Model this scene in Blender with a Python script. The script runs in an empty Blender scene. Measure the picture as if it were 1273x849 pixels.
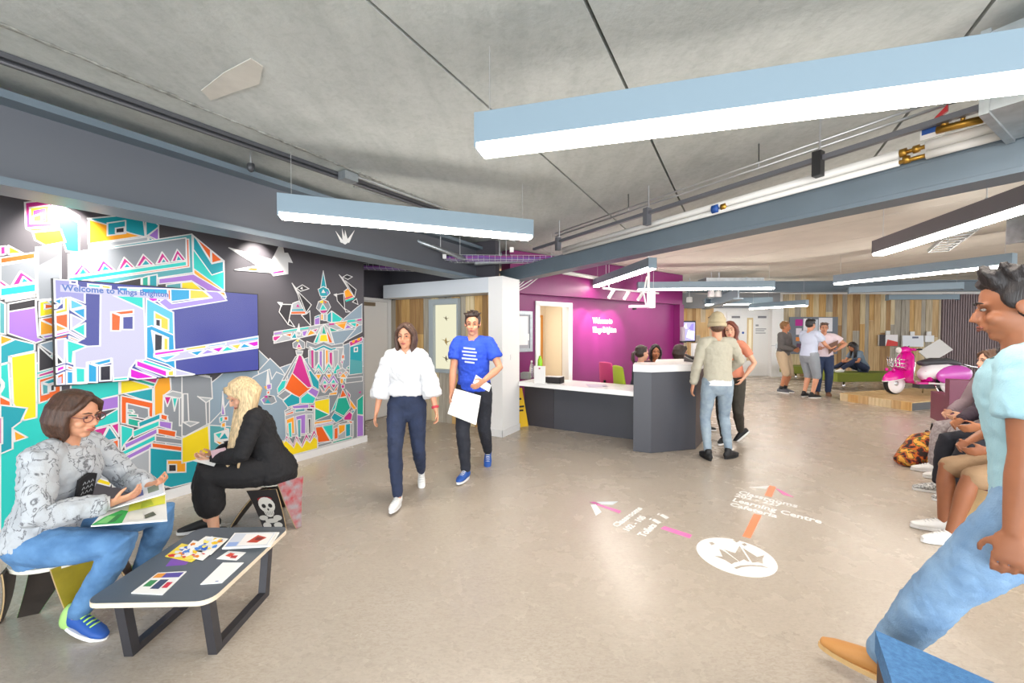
import bpy, bmesh, math, random
from mathutils import Vector as V, Matrix as Mx
random.seed(7)
S = bpy.context.scene
# ---------------------------------------------------------------- camera, world, light, exposure
FPX, CX, CY, CAMZ, PITCH = 500.0, 636.5, 424.5, 1.5, math.radians(1.37)
cam_data = bpy.data.cameras.new('camera'); cam = bpy.data.objects.new('camera', cam_data); S.collection.objects.link(cam)
cam_data.sensor_width = 36.0; cam_data.lens = FPX/1273*36.0; cam_data.clip_start = 0.05
cam.location = (0, 0, CAMZ); cam.rotation_euler = (math.pi/2 - PITCH, 0, 0)
S.camera = cam
w = bpy.data.worlds.new('world'); S.world = w; w.use_nodes = True
bg = w.node_tree.nodes['Background']; bg.inputs[0].default_value = (0.93, 0.97, 1.0, 1); bg.inputs[1].default_value = 2.2
S.view_settings.view_transform = 'Standard'; S.view_settings.look = 'None'
S.view_settings.gamma = 1.0; S.view_settings.use_curve_mapping = False
S.view_settings.exposure = 0.97
S.cycles.use_denoising = True
S.cycles.max_bounces = 8; S.cycles.diffuse_bounces = 5
S.cycles.sample_clamp_indirect = 6.0
def area_light(name, loc, target, sx, sy, power, col):
    l = bpy.data.lights.new(name, 'AREA'); l.shape = 'RECTANGLE'; l.size = sx; l.size_y = sy; l.energy = power; l.color = col
    o = bpy.data.objects.new(name, l); S.collection.objects.link(o); o.location = loc
    o.rotation_euler = (V(target)-V(loc)).to_track_quat('-Z', 'Y').to_euler(); return o
# assumed daylight: unseen area lights added behind the camera, no windows built
area_light('window_daylight', (-1.5, -3.4, 1.7), (0.5, 5, 1.2), 7.0, 2.2, 130, (0.86, 0.94, 1.0))
area_light('window_daylight', (5.5, -2.6, 1.7), (4.5, 8, 1.0), 5.0, 2.2, 130, (0.95, 0.97, 1.0))

# ---------------------------------------------------------------- geometry of the view -> points on real planes
FWD = V((0, math.cos(PITCH), -math.sin(PITCH))); UPV = V((0, math.sin(PITCH), math.cos(PITCH))); CAM = V((0, 0, CAMZ))
def ray(px, py): return FWD + V(((px-CX)/FPX, 0, 0)) + UPV*((CY-py)/FPX)
def fl(px, py, z=0.0):
    r = ray(px, py); return CAM + r*((z-CAMZ)/r.z)
def on_plane(px, py, p, n):
    r = ray(px, py); return CAM + r*((p-CAM).dot(n)/r.dot(n))
def at_depth(px, py, y):
    r = ray(px, py); return CAM + r*(y/r.y)

# ---------------------------------------------------------------- materials
def lin(h):
    if not isinstance(h, str): return tuple(h)+((1,) if len(h) == 3 else ())
    c = [int(h[i:i+2], 16)/255 for i in (0, 2, 4)]
    return tuple((x/12.92 if x <= .04045 else ((x+.055)/1.055)**2.4) for x in c)+(1,)
MATS = {}
def mat(name, col, rough=.5, metal=0.0, emit=0.0, var=0.0, vscale=8.0, bump=0.0, bscale=40.0, stretch=(1,1,1), col2=None, spec=.5, trans=0, sub=0):
    if name in MATS: return MATS[name]
    m = bpy.data.materials.new(name); m.use_nodes = True; nt = m.node_tree; b = nt.nodes['Principled BSDF']
    c = lin(col); b.inputs['Base Color'].default_value = c; b.inputs['Roughness'].default_value = rough; b.inputs['Metallic'].default_value = metal
    b.inputs['Specular IOR Level'].default_value = spec
    if trans: b.inputs['Transmission Weight'].default_value = trans
    if sub: b.inputs['Subsurface Weight'].default_value = sub; b.inputs['Subsurface Radius'].default_value = (.02, .008, .004)
    if emit: b.inputs['Emission Color'].default_value = c; b.inputs['Emission Strength'].default_value = emit
    if var or bump or col2:
        tc = nt.nodes.new('ShaderNodeTexCoord'); mp = nt.nodes.new('ShaderNodeMapping'); mp.inputs['Scale'].default_value = stretch
        nt.links.new(tc.outputs['Object'], mp.inputs[0])
    if var or col2:
        n = nt.nodes.new('ShaderNodeTexNoise'); n.inputs['Scale'].default_value = vscale; n.inputs['Detail'].default_value = 5; nt.links.new(mp.outputs[0], n.inputs[0])
        r = nt.nodes.new('ShaderNodeValToRGB'); nt.links.new(n.outputs[0], r.inputs[0])
        if col2: d, e = lin(col2), c
        else: d = tuple(x*(1-var) for x in c[:3])+(1,); e = tuple(min(1, x*(1+var)) for x in c[:3])+(1,)
        r.color_ramp.elements[0].position = .33; r.color_ramp.elements[0].color = d
        r.color_ramp.elements[1].position = .67; r.color_ramp.elements[1].color = e
        nt.links.new(r.outputs[0], b.inputs['Base Color'])
    if bump:
        n2 = nt.nodes.new('ShaderNodeTexNoise'); n2.inputs['Scale'].default_value = bscale; n2.inputs['Detail'].default_value = 4; nt.links.new(mp.outputs[0], n2.inputs[0])
        bp = nt.nodes.new('ShaderNodeBump'); bp.inputs['Strength'].default_value = bump; bp.inputs['Distance'].default_value = .01
        nt.links.new(n2.outputs[0], bp.inputs['Height']); nt.links.new(bp.outputs[0], b.inputs['Normal'])
    MATS[name] = m; return m
def flat(h, emit=0.0):       # plain paint / print ink of one colour
    return mat(('screen_' if emit else 'ink_')+h, h if not emit else '000000', .6) if not emit else screen_mat(h, emit)
def screen_mat(h, e):
    k = 'screen_'+h
    if k in MATS: return MATS[k]
    m = mat(k, '050505', .25); b = m.node_tree.nodes['Principled BSDF']
    b.inputs['Emission Color'].default_value = lin(h); b.inputs['Emission Strength'].default_value = e; return m

# ---------------------------------------------------------------- object helpers
def link(o, parent=None):
    S.collection.objects.link(o)
    if parent is not None: o.parent = parent
    return o
def tag(o, label=None, cat=None, group=None, kind=None):
    if label: o['label'] = label
    if cat: o['category'] = cat
    if group: o['group'] = group
    if kind: o['kind'] = kind
    return o
def thing(name, label, cat, loc=(0, 0, 0), rz=0.0, group=None, kind=None):
    o = bpy.data.objects.new(name, None); o.empty_display_size = .1; link(o); o.location = loc; o.rotation_euler = (0, 0, rz)
    return tag(o, label, cat, group, kind)
class B:
    """collects shapes, then links them as ONE mesh object"""
    def __init__(s): s.bm = bmesh.new(); s.mats = []; s.mi = 0
    def use(s, m):
        if m not in s.mats: s.mats.append(m)
        s.mi = s.mats.index(m); return s
    def _fin(s, faces):
        for f in faces: f.material_index = s.mi
    def hexa(s, p):          # 8 points: bottom ring 0-3, top ring 4-7
        v = [s.bm.verts.new(q) for q in p]
        s._fin([s.bm.faces.new([v[i] for i in q]) for q in ((3,2,1,0),(4,5,6,7),(0,1,5,4),(1,2,6,5),(2,3,7,6),(3,0,4,7))]); return s
    def box(s, c, d, m=None, rz=0):
        c = V(c); hx, hy, hz = d[0]/2, d[1]/2, d[2]/2
        R = m if m is not None else Mx.Rotation(rz, 3, 'Z')
        return s.hexa([c + R @ V(q) for q in ((-hx,-hy,-hz),(hx,-hy,-hz),(hx,hy,-hz),(-hx,hy,-hz),(-hx,-hy,hz),(hx,-hy,hz),(hx,hy,hz),(-hx,hy,hz))])
    def prism(s, ring, off): # ring of points extruded by vector
        off = V(off); a = [s.bm.verts.new(V(p)) for p in ring]; b = [s.bm.verts.new(V(p)+off) for p in ring]; n = len(ring)
        fs = [s.bm.faces.new(a[::-1]), s.bm.faces.new(b)]
        for i in range(n): fs.append(s.bm.faces.new((a[i], a[(i+1) % n], b[(i+1) % n], b[i])))
        s._fin(fs); return s
    def poly(s, ring):
        try: s._fin([s.bm.faces.new([s.bm.verts.new(V(p)) for p in ring])])
        except ValueError: pass
        return s
    def tube(s, pts, rad, seg=10, cap=True, side=None, closed=False):
        pts = [V(p) for p in pts]; n = len(pts)
        if not isinstance(rad, (list, tuple)): rad = [rad]*n
        rad = [(r, r) if not isinstance(r, (list, tuple)) else r for r in rad]
        rings = []; prev = None
        for i in range(n):
            if closed: t = pts[(i+1) % n]-pts[i-1]
            else: t = pts[min(i+1, n-1)]-pts[max(i-1, 0)]
            if t.length < 1e-7: t = V((0,0,1))
            t.normalize()
            if side is not None: a = V(side if not isinstance(side, list) else side[i])
            elif prev is not None: a = prev
            else: a = V((1,0,0)) if abs(t.x) < .8 else V((0,1,0))
            a = a - t*a.dot(t)
            if a.length < 1e-6: a = t.orthogonal()
            a.normalize(); prev = a; b = t.cross(a)
            rings.append((pts[i], t, a, b, rad[i]))
        seq = []
        if cap == 'round' and not closed:
            p, t, a, b, r = rings[0]; m = min(r)
            for k, (o, sc) in enumerate(((.85, .5), (.5, .86))): seq.append((p-t*m*o, t, a, b, (r[0]*sc, r[1]*sc)))
        seq += rings
        if cap == 'round' and not closed:
            p, t, a, b, r = rings[-1]; m = min(r)
            for o, sc in ((.5, .86), (.85, .5)): seq.append((p+t*m*o, t, a, b, (r[0]*sc, r[1]*sc)))
        vr = [[s.bm.verts.new(p + a*(r[0]*math.cos(2*math.pi*j/seg)) + b*(r[1]*math.sin(2*math.pi*j/seg))) for j in range(seg)] for p, t, a, b, r in seq]
        fs = []; m = len(vr)
        for i in range(m if closed else m-1):
            A, C = vr[i], vr[(i+1) % m]
            for j in range(seg): fs.append(s.bm.faces.new((A[j], A[(j+1) % seg], C[(j+1) % seg], C[j])))
        if cap and not closed: fs += [s.bm.faces.new(vr[0][::-1]), s.bm.faces.new(vr[-1])]
        s._fin(fs); return s
    def ell(s, c, r, m=None, sub=2):
        if not isinstance(r, (list, tuple)): r = (r, r, r)
        R = (m if m is not None else Mx.Identity(3)).to_4x4()
        M4 = Mx.Translation(V(c)) @ R @ Mx.Diagonal((*r, 1))
        res = bmesh.ops.create_icosphere(s.bm, subdivisions=sub, radius=1, matrix=M4)
        fs = set()
        for v in res['verts']:
            for f in v.link_faces: fs.add(f)
        s._fin(fs); return s
    def lathe(s, prof, c=(0,0,0), seg=24, m=None, axis=None):   # prof: (radius, height)
        R = m if m is not None else Mx.Identity(3); c = V(c)
        vr = [[s.bm.verts.new(c + R @ V((r*math.cos(2*math.pi*j/seg), r*math.sin(2*math.pi*j/seg), h))) for j in range(seg)] for r, h in prof]
        fs = []
        for A, C in zip(vr, vr[1:]):
            for j in range(seg): fs.append(s.bm.faces.new((A[j], A[(j+1) % seg], C[(j+1) % seg], C[j])))
        fs += [s.bm.faces.new(vr[0][::-1]), s.bm.faces.new(vr[-1])]
        s._fin(fs); return s
    def mesh(s, name, m=None, smooth=False, bevel=0.0):
        if bevel:
            bmesh.ops.bevel(s.bm, geom=[e for e in s.bm.edges if e.is_manifold and e.calc_face_angle(0) > .6], offset=bevel, segments=2, affect='EDGES', profile=.6)
        bmesh.ops.recalc_face_normals(s.bm, faces=s.bm.faces)
        me = bpy.data.meshes.new(name); s.bm.to_mesh(me); s.bm.free()
        for x in (s.mats or [m]): me.materials.append(x)
        if smooth:
            me.polygons.foreach_set('use_smooth', [True]*len(me.polygons))
        return me
    def obj(s, name, m=None, parent=None, smooth=False, bevel=0.0, loc=None):
        o = bpy.data.objects.new(name, s.mesh(name, m, smooth, bevel)); link(o, parent)
        if loc is not None: o.location = loc
        if smooth == 'auto':
            pass
        return o
def struct(b, name, m, parent=None, **k):
    o = b.obj(name, m, parent, **k)
    if parent is None: o['kind'] = 'structure'
    return o
def frame3(x, y):            # rotation whose columns are x, y, x*y
    x = V(x).normalized(); z = x.cross(V(y)).normalized(); y = z.cross(x)
    return Mx((x, y, z)).transposed()
def text_mesh(body, size, extrude=0.0, bold=0.0, align='LEFT', shear=0.0, width=1.0):
    c = bpy.data.curves.new('lettering', 'FONT'); c.body = body; c.size = size; c.extrude = extrude; c.offset = bold; c.align_x = align; c.shear = shear
    c.space_character = width; c.resolution_u = 2
    o = bpy.data.objects.new('lettering', c); S.collection.objects.link(o)
    bpy.context.view_layer.update()
    me = bpy.data.meshes.new_from_object(o.evaluated_get(bpy.context.evaluated_depsgraph_get()))
    bpy.data.objects.remove(o); bpy.data.curves.remove(c); me.name = 'lettering'; return me
def lettering(body, size, origin, xdir, ydir, m, parent, extrude=.001, bold=0.0, align='LEFT', scalex=1.0, name='lettering'):
    me = text_mesh(body, size, extrude, bold, align); R = frame3(xdir, ydir).to_4x4()
    me.transform(Mx.Translation(V(origin)) @ R @ Mx.Diagonal((scalex, 1, 1, 1)))
    me.materials.clear(); me.materials.append(m); o = bpy.data.objects.new(name, me); return link(o, parent)
def copy_tree(o, parent=None):
    c = o.copy(); S.collection.objects.link(c); c.parent = parent
    for ch in list(o.children): copy_tree(ch, c)
    return c
# ---------------------------------------------------------------- the setting
D = V((.495, .868, 0)).normalized(); N = V((D.y, -D.x, 0)); UP = V((0, 0, 1)); ZC = 2.9
def floor_material():
    m = mat('polished_concrete', 'b39f88', .42, spec=.45); nt = m.node_tree; b = nt.nodes['Principled BSDF']
    tc = nt.nodes.new('ShaderNodeTexCoord'); L = nt.links.new
    def noise(sc, det, st=(1,1,1), dist=0):
        mp = nt.nodes.new('ShaderNodeMapping'); mp.inputs['Scale'].default_value = st; L(tc.outputs['Object'], mp.inputs[0])
        n = nt.nodes.new('ShaderNodeTexNoise'); n.inputs['Scale'].default_value = sc; n.inputs['Detail'].default_value = det; n.inputs['Roughness'].default_value = .62; n.inputs['Distortion'].default_value = dist; L(mp.outputs[0], n.inputs[0]); return n
    def ramp(src, *el):
        r = nt.nodes.new('ShaderNodeValToRGB'); L(src.outputs[0], r.inputs[0])
        while len(r.color_ramp.elements) < len(el): r.color_ramp.elements.new(.5)
        for e, (p, c) in zip(r.color_ramp.elements, el): e.position = p; e.color = lin(c)
        return r
    def mix(kind, f, a, c):
        x = nt.nodes.new('ShaderNodeMix'); x.data_type = 'RGBA'; x.blend_type = kind; x.inputs[0].default_value = f; L(a.outputs[0], x.inputs[6]); L(c.outputs[0], x.inputs[7])
        y = nt.nodes.new('NodeReroute'); L(x.outputs[2], y.inputs[0]); return y
    base = ramp(noise(.55, 6, dist=.15), (.2, 'a19382'), (.52, 'ada08f'), (.82, 'b6aa9b'))
    mid = ramp(noise(3.2, 8, (1, 1.4, 1), .25), (.2, 'a2968a'), (.5, 'aea294'), (.82, 'b8ada1'))
    fine = ramp(noise(34, 6, (1, 2.2, 1), 1.2), (.36, '9d948a'), (.52, 'b8aea4'), (.66, 'c2bab1'))
    c1 = mix('MIX', .32, base, mid); c2 = mix('MIX', .42, c1, fine); L(c2.outputs[0], b.inputs['Base Color'])
    rr = ramp(noise(2.2, 6), (.25, '848484'), (.75, '969696')); L(rr.outputs[0], b.inputs['Roughness'])
    bp = nt.nodes.new('ShaderNodeBump'); bp.inputs['Strength'].default_value = .08; bp.inputs['Distance'].default_value = .01
    L(noise(30, 5, (1, 2, 1)).outputs[0], bp.inputs['Height']); L(bp.outputs[0], b.inputs['Normal']); return m
def ceiling_material():
    m = mat('bare_concrete', 'a9a69b', .85, spec=.25); nt = m.node_tree; b = nt.nodes['Principled BSDF']; L = nt.links.new
    tc = nt.nodes.new('ShaderNodeTexCoord')
    def noise(sc, det, st=(1,1,1), dist=0):
        mp = nt.nodes.new('ShaderNodeMapping'); mp.inputs['Scale'].default_value = st; L(tc.outputs['Object'], mp.inputs[0])
        n = nt.nodes.new('ShaderNodeTexNoise'); n.inputs['Scale'].default_value = sc; n.inputs['Detail'].default_value = det; n.inputs['Roughness'].default_value = .6; n.inputs['Distortion'].default_value = dist; L(mp.outputs[0], n.inputs[0]); return n
    def ramp(src, *el):
        r = nt.nodes.new('ShaderNodeValToRGB'); L(src.outputs[0], r.inputs[0])
        while len(r.color_ramp.elements) < len(el): r.color_ramp.elements.new(.5)
        for e, (p, c) in zip(r.color_ramp.elements, el): e.position = p; e.color = lin(c)
        return r
    def mix(kind, f, a, c):
        x = nt.nodes.new('ShaderNodeMix'); x.data_type = 'RGBA'; x.blend_type = kind; x.inputs[0].default_value = f; L(a.outputs[0], x.inputs[6]); L(c.outputs[0], x.inputs[7])
        y = nt.nodes.new('NodeReroute'); L(x.outputs[2], y.inputs[0]); return y
    a = ramp(noise(1.3, 7, dist=.5), (.3, 'a0a5a3'), (.5, 'b4b9b7'), (.7, 'c2c7c5'))
    s = ramp(noise(2.6, 5, (3, .5, 1), .3), (.32, '989d9a'), (.6, 'bdc2bf'))
    f = ramp(noise(22, 6, dist=.8), (.34, '979b98'), (.5, 'b5b9b6'), (.68, 'c3c7c4'))
    c = mix('MIX', .38, a, s); c = mix('MIX', .25, c, f); L(c.outputs[0], b.inputs['Base Color'])
    bp = nt.nodes.new('ShaderNodeBump'); bp.inputs['Strength'].default_value = .25; bp.inputs['Distance'].default_value = .01
    L(noise(26, 6).outputs[0], bp.inputs['Height']); L(bp.outputs[0], b.inputs['Normal']); return m
M_WHITE = mat('white_paint', 'e4e3e2', .5); M_DARK = mat('charcoal_wall_paint', '4b474c', .55); M_PURPLE = mat('purple_wall_paint', '74165c', .42, var=.04, vscale=3)
M_STEEL = mat('grey_painted_steel', '626f79', .42, var=.05, vscale=4); M_STEEL_SHADE = mat('dark_grey_painted_steel', '5a5d64', .45)  # second steel: darker copy with the left beam web's shade put into its colour
M_CREAM = mat('cream_paint', 'dcd2bd', .6); M_GALV = mat('galvanised_steel', 'a9b0b4', .38, metal=.75, var=.12, vscale=14); M_BLACK = mat('black_plastic', '1a1a1c', .45)
M_ALU = mat('brushed_aluminium', 'c2c4c6', .35, metal=.85); M_CHROME = mat('chrome', 'dcdcde', .12, metal=1.0); M_PLY = mat('plywood', 'd2b486', .55, var=.12, vscale=10, stretch=(1, 8, 1))
M_GREYLAM = mat('charcoal_laminate', '44454c', .4); M_COUNTER = mat('white_solid_surface', 'ecebea', .3)
WOODS = [mat('reclaimed_wood_%s' % k, a, .7, col2=c, vscale=3.2, stretch=(9, 9, .55), bump=.3, bscale=9) for k, a, c in
         (('tan', 'cdae80', 'b08d5c'), ('pale', 'd9c7a2', 'c0aa80'), ('brown', 'ae8858', '8c6940'), ('grey', 'b0a797', '8f877a'), ('honey', 'd2ac70', 'b58a4e'), ('weathered', 'c4b498', '9f8f74'))]
fo = struct(B().box((6, 6, -.05), (34, 24, .1)), 'floor', floor_material())

# ceiling: precast concrete planks, each one a piece with its own edges
ceil = struct(B().box((6, 6, ZC+.19), (34, 24, .04)), 'ceiling', mat('dark_slab_void', '55544f', .9))
CM = ceiling_material()
def zpt(px, py, z): return fl(px, py, z)
jn = [zpt(0, 30, ZC).dot(N), zpt(456, 0, ZC).dot(N), zpt(727, 0, ZC).dot(N), zpt(1236, 0, ZC).dot(N)]
while jn[0] > -13: jn.insert(0, jn[0]-1.5)
while jn[-1] < 19: jn.append(jn[-1]+1.5)
bR0 = fl(1273, 219, 2.3); bR1 = fl(718, 334, 2.3); bR0.z = bR1.z = 0; bD = (bR1-bR0).normalized(); bN = V((-bD.y, bD.x, 0)); bN = bN if bN.dot(V((-1, -.6, 0))) > 0 else -bN; bR0 = bR0 - bN*(bR0.dot(-bN)*.55)
def half(ring, p0, n):       # part of a ring on the side of the line p0 that n points to
    out = []
    for a, c in zip(ring, ring[1:]+ring[:1]):
        da_, dc_ = (a-p0).dot(n), (c-p0).dot(n)
        if da_ >= 0: out.append(a)
        if (da_ >= 0) != (dc_ >= 0): out.append(a+(c-a)*(da_/(da_-dc_)))
    return out
for a, b_ in zip(jn, jn[1:]):
    g = .009
    p = half([N*(a+g)+D*(-6), N*(b_-g)+D*(-6), N*(b_-g)+D*24, N*(a+g)+D*24], bR0, bN)
    if len(p) > 2: B().prism([q + UP*(ZC+.002) for q in p], (0, 0, .16)).obj('concrete_plank', CM, ceil, bevel=.012)
CM2 = mat('pale_painted_concrete', 'dcd8ce', .8, var=.05, vscale=3, bump=.2, bscale=24)
for i in range(15):
    a, c = .01+i*1.2, .01+(i+1)*1.2-.016; p = [bR0-bD*15-bN*a, bR0+bD*15-bN*a, bR0+bD*15-bN*c, bR0-bD*15-bN*c]
    B().prism([q + UP*(ZC+.002) for q in p], (0, 0, .16)).obj('concrete_plank', CM2, ceil, bevel=.012)
jc = zpt(0, 30, ZC).dot(N); rm_ = random.Random(2); ridge = B(); ridge.tube([N*(jc+rm_.uniform(-.006, .006))+D*(.2+.035*i)+UP*ZC for i in range(150)], [(rm_.uniform(.008, .03), rm_.uniform(.003, .009)) for i in range(150)], 6, side=N)
o = ridge.obj('mortar_ridge', mat('rough_mortar', '8f918c', .95, var=.3, vscale=30), ceil); o['kind'] = 'stuff'
# a pale trowelled repair patch and anchor plates on the soffit
pp = [zpt(x, y, ZC) for x, y in ((250, 112), (278, 90), (312, 72), (327, 82), (322, 104), (296, 112), (262, 124))]
B().prism([q - UP*.004 for q in pp], (0, 0, .005)).obj('plaster_patch', mat('pale_plaster', 'c2c0b8', .9, var=.06, vscale=12), ceil)

# --- left wall with the mural
WL = fl(454, 549); WL.z = 0
wl = B(); a = WL; bq = WL - D*10
struct(wl.prism([a, bq, bq-N*.15, a-N*.15], (0, 0, ZC)), 'wall_left', M_DARK); WALL_L = bpy.data.objects['wall_left']
bb = B(); q0 = WL + N*.001; bb.prism([q0+D*.02, q0-D*9.9, q0-D*9.9+N*.018, q0+D*.02+N*.018], (0, 0, .085))
struct(bb, 'baseboard_left', mat('skirting_white', 'dddcdc', .45), bevel=.003)

# --- far left: recessed wall of the double door, reclaimed timber wall, header and pillar
Wd = V((-.868, .497, 0)).normalized(); E1 = fl(624.6, 543.5); E1.z = 0; W0 = V((-1.036, 6.6, 0)); DC = W0 + Wd*1.35      # DC: corner door wall / timber wall
struct(B().prism([DC+D*.3, DC-D*2.4, DC-D*2.4-N*.15, DC+D*.3-N*.15], (0, 0, ZC)), 'wall_door', mat('dark_grey_wall', '45434a', .6))
NW = V((Wd.y, -Wd.x, 0)); NW = NW if NW.dot(D) < 0 else -NW        # towards the camera
struct(B().prism([W0+Wd*1.4, W0-Wd*.9, W0-Wd*.9-NW*.12, W0+Wd*1.4-NW*.12], (0, 0, ZC)), 'wall_timber', mat('wall_backing', '45434a', .8)); WT = bpy.data.objects['wall_timber']
def planks(parent, p0, dirv, nrm, length, z0, z1, wmin, wmax, seed, depth=.02, skip=None, breaks=True):
    rnd = random.Random(seed); x = 0
    while x < length-.02:
        wd = min(rnd.uniform(wmin, wmax), length-x); th = depth*rnd.uniform(.65, 1.25); cuts = [z0]
        if breaks and rnd.random() < .55: cuts.append(z0+(z1-z0)*rnd.uniform(.25, .8))
        cuts.append(z1)
        for za, zb in zip(cuts, cuts[1:]):
            segs = [(za, zb)]
            if skip and x+wd > skip[0] and x < skip[1]: segs = [(za, min(zb, skip[2])), (max(za, skip[3]), zb)]
            for u, v in segs:
                if v-u < .03: continue
                q = p0 + dirv*(x+.003)
                b = B().prism([q+UP*u+nrm*.001, q+dirv*(wd-.006)+UP*u+nrm*.001, q+dirv*(wd-.006)+UP*u+nrm*th, q+UP*u+nrm*th], (0, 0, v-u-.004))
                b.obj('plank', rnd.choice(WOODS), parent)
        x += wd
TZ = 2.07
planks(WT, W0-Wd*.88, Wd, NW, 2.22, .0, TZ, .09, .19, 3)
hd = B(); h0 = E1 + Wd*.236; hl = E1 + Wd*2.37
hd.prism([h0, hl, hl-NW*.34, h0-NW*.34], (0, 0, 2.29-TZ)); hd_o = struct(hd, 'trim_1', mat('header_white', 'cfd4da', .5)); hd_o.location.z = TZ
pl = B(); pw = Wd*.235
pl.prism([E1, E1+pw, E1+pw-NW*.5, E1-NW*.5], (0, 0, 2.29)); pl.mats = [M_WHITE]
struct(pl, 'wall_pillar', M_WHITE, bevel=.004); PIL = bpy.data.objects['wall_pillar']
sk = B(); e = .014
sk.prism([E1+NW*e-Wd*e, E1+pw+NW*e, E1+pw-NW*.01, E1-NW*.01], (0, 0, .1)); sk.prism([E1-Wd*e+NW*e, E1+NW*e+Wd*.001, E1+Wd*.001-NW*.5, E1-Wd*e-NW*.5], (0, 0, .1))
struct(sk, 'baseboard_pillar', mat('skirting_white', 'dddcdc', .45))
sw = B().prism([E1-Wd*.002-NW*(.22+k) + UP*z for k, z in ((0, 1.09), (.08, 1.09), (.08, 1.17), (0, 1.17))], -Wd*.008).obj('light_switch', M_WHITE, None); tag(sw, 'white light switch plate on the side of the white pillar', 'switch')

# double door
dr = thing('door_1', None, None, DC); dr['kind'] = 'structure'
def dbox(b, u0, u1, z0, z1, o0, o1):     # u: along -D from DC, o: out along N
    p = [-D*u0+N*o0, -D*u1+N*o0, -D*u1+N*o1, -D*u0+N*o1]; return b.prism([q+UP*z0 for q in p], (0, 0, z1-z0))
fr = B(); dbox(fr, .0, .09, 0, 2.08, .002, .05); dbox(fr, 1.72, 1.8, 0, 2.08, .002, .05); dbox(fr, .09, 1.72, 2.03, 2.08, .002, .05); fr.obj('door_frame', mat('door_frame_white', 'd6d5d3', .45), dr, bevel=.003)
M_DOOR = mat('white_door', 'd9d8d5', .42)
for u in (.095, .91):
    lf = dbox(B(), u, u+.8, .008, 2.025, .004, .042).obj('door_leaf', M_DOOR, dr, bevel=.002)
    hu = u+.72 if u < .5 else u+.08
    hb = B(); c = -D*hu+N*.095; hb.tube([c+UP*.86, c+UP*1.38], .016, 10); 
    for z in (.9, 1.34): hb.tube([c+UP*z, c+UP*z-N*.055], .01, 8)
    hb.obj('door_handle', mat('bronze_metal', '8f8371', .35, metal=.7), dr, smooth=True)
    sb = B(); c = -D*(hu-.02)+N*.042+UP*1.52; sb.tube([c, c+N*.004], .036, 20); sb.obj('round_sign', mat('sign_blue', '1f4fa3', .4), dr)
    dbox(B(), u+.3, u+.72, 1.94, 2.0, .042, .08).obj('door_closer', mat('bronze_metal', '8f8371', .35, metal=.7), dr, bevel=.004)

# display case let into the timber wall
dc = thing('display_case', 'tall grey framed display case with pale lit back on timber wall', 'display case', W0)
cz0, cz1 = 1.5-(462-412.5)*6.75/500, 1.5+(412.5-373)*6.75/500
def cu(px): # parameter along Wd for an image column
    k = (px-CX)/FPX; return (k*W0.y - W0.x)/(Wd.x - k*Wd.y)
u0, u1 = cu(574), cu(538)
def cbox(b, a, c, za, zb, o0, o1): return b.prism([Wd*a+NW*o0+UP*za, Wd*c+NW*o0+UP*za, Wd*c+NW*o1+UP*za, Wd*a+NW*o1+UP*za], (0, 0, zb-za))
M_CASE = mat('case_frame_grey', '9aa2a6', .45)
fr = B(); t = .09; cbox(fr, u0, u0+.03, cz0, cz1, .03, .1); cbox(fr, u1-t, u1, cz0, cz1, .03, .1); cbox(fr, u0+.03, u1-t, cz1-t, cz1, .03, .1); cbox(fr, u0+.03, u1-t, cz0, cz0+.06, .03, .1)
fr.obj('case_frame', M_CASE, dc, bevel=.003)
cbox(B(), u0+.03, u1-t, cz0+.06, cz1-t, .027, .033).obj('case_back', screen_mat('f3efcf', .5), dc)
for k, (pz, nm) in enumerate(((1.5+(412-396)*6.7/500, 0), (1.5-(424-412)*6.7/500, 1), (1.5-(445-412)*6.7/500, 2))):
    um = (u0+u1-t)/2; bd = B(); c = Wd*um+NW*.07+UP*pz; s = (.05, .08, .065)[k]
    bd.poly([c, c+Wd*s*1.3+UP*s*.5, c+UP*s*.25+NW*.01]); bd.poly([c, c-Wd*s*1.2+UP*s*.3, c-UP*s*.25]); bd.poly([c-Wd*.2*s, c+Wd*s*.1+UP*s*.9, c+Wd*s*.45]); bd.poly([c, c-UP*s*.8-Wd*s*.3, c+Wd*s*.4-UP*.1*s])
    o = bd.obj('origami_bird', mat('folded_card_dark', '5e5138', .7) if k != 1 else mat('folded_card_gold', 'a4874c', .6), None); o.location = W0
    o.modifiers.new('thickness', 'SOLIDIFY').thickness = .003
    tag(o, ('small dark folded paper bird, top one in the lit case', 'gold folded paper bird, middle one in the lit case', 'dark folded paper bird, bottom one in the lit case')[k], 'ornament', 'paper birds in the display case')

# --- purple reception wall with an open doorway
Q = V((.809, .588, 0)).normalized(); NQ = V((Q.y, -Q.x, 0)); P0 = V((.4, 7.3, 0))
def pq(t, o=0.0, z=0.0): return P0 + Q*t + NQ*o + UP*z
def pbox(b, t0, t1, z0, z1, o0, o1): return b.prism([pq(t0, o0, z0), pq(t1, o0, z0), pq(t1, o1, z0), pq(t0, o1, z0)], (0, 0, z1-z0))
def tq(px):
    k = (px-CX)/FPX; return (k*P0.y - P0.x)/(Q.x - k*Q.y)
ta, tb = tq(667.5), tq(708); zt = 2.03
wb = B(); pbox(wb, -.62, ta, 0, ZC, -.14, 0); pbox(wb, tb, 4.55, 0, ZC, -.14, 0); pbox(wb, ta, tb, zt, ZC, -.14, 0)
struct(wb, 'wall_reception', M_PURPLE); WR = bpy.data.objects['wall_reception']
struct(pbox(B(), -.62, 4.6, 2.17, ZC-.01, .001, .12), 'trim_2', M_PURPLE, bevel=.004)
struct(pbox(B(), 4.42, 4.6, 0, 2.165, .001, .16), 'wall_end', mat('purple_wall_paint_end', '70185a', .45))
dw = thing('door_2', None, None, (0, 0, 0)); dw['kind'] = 'structure'
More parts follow.
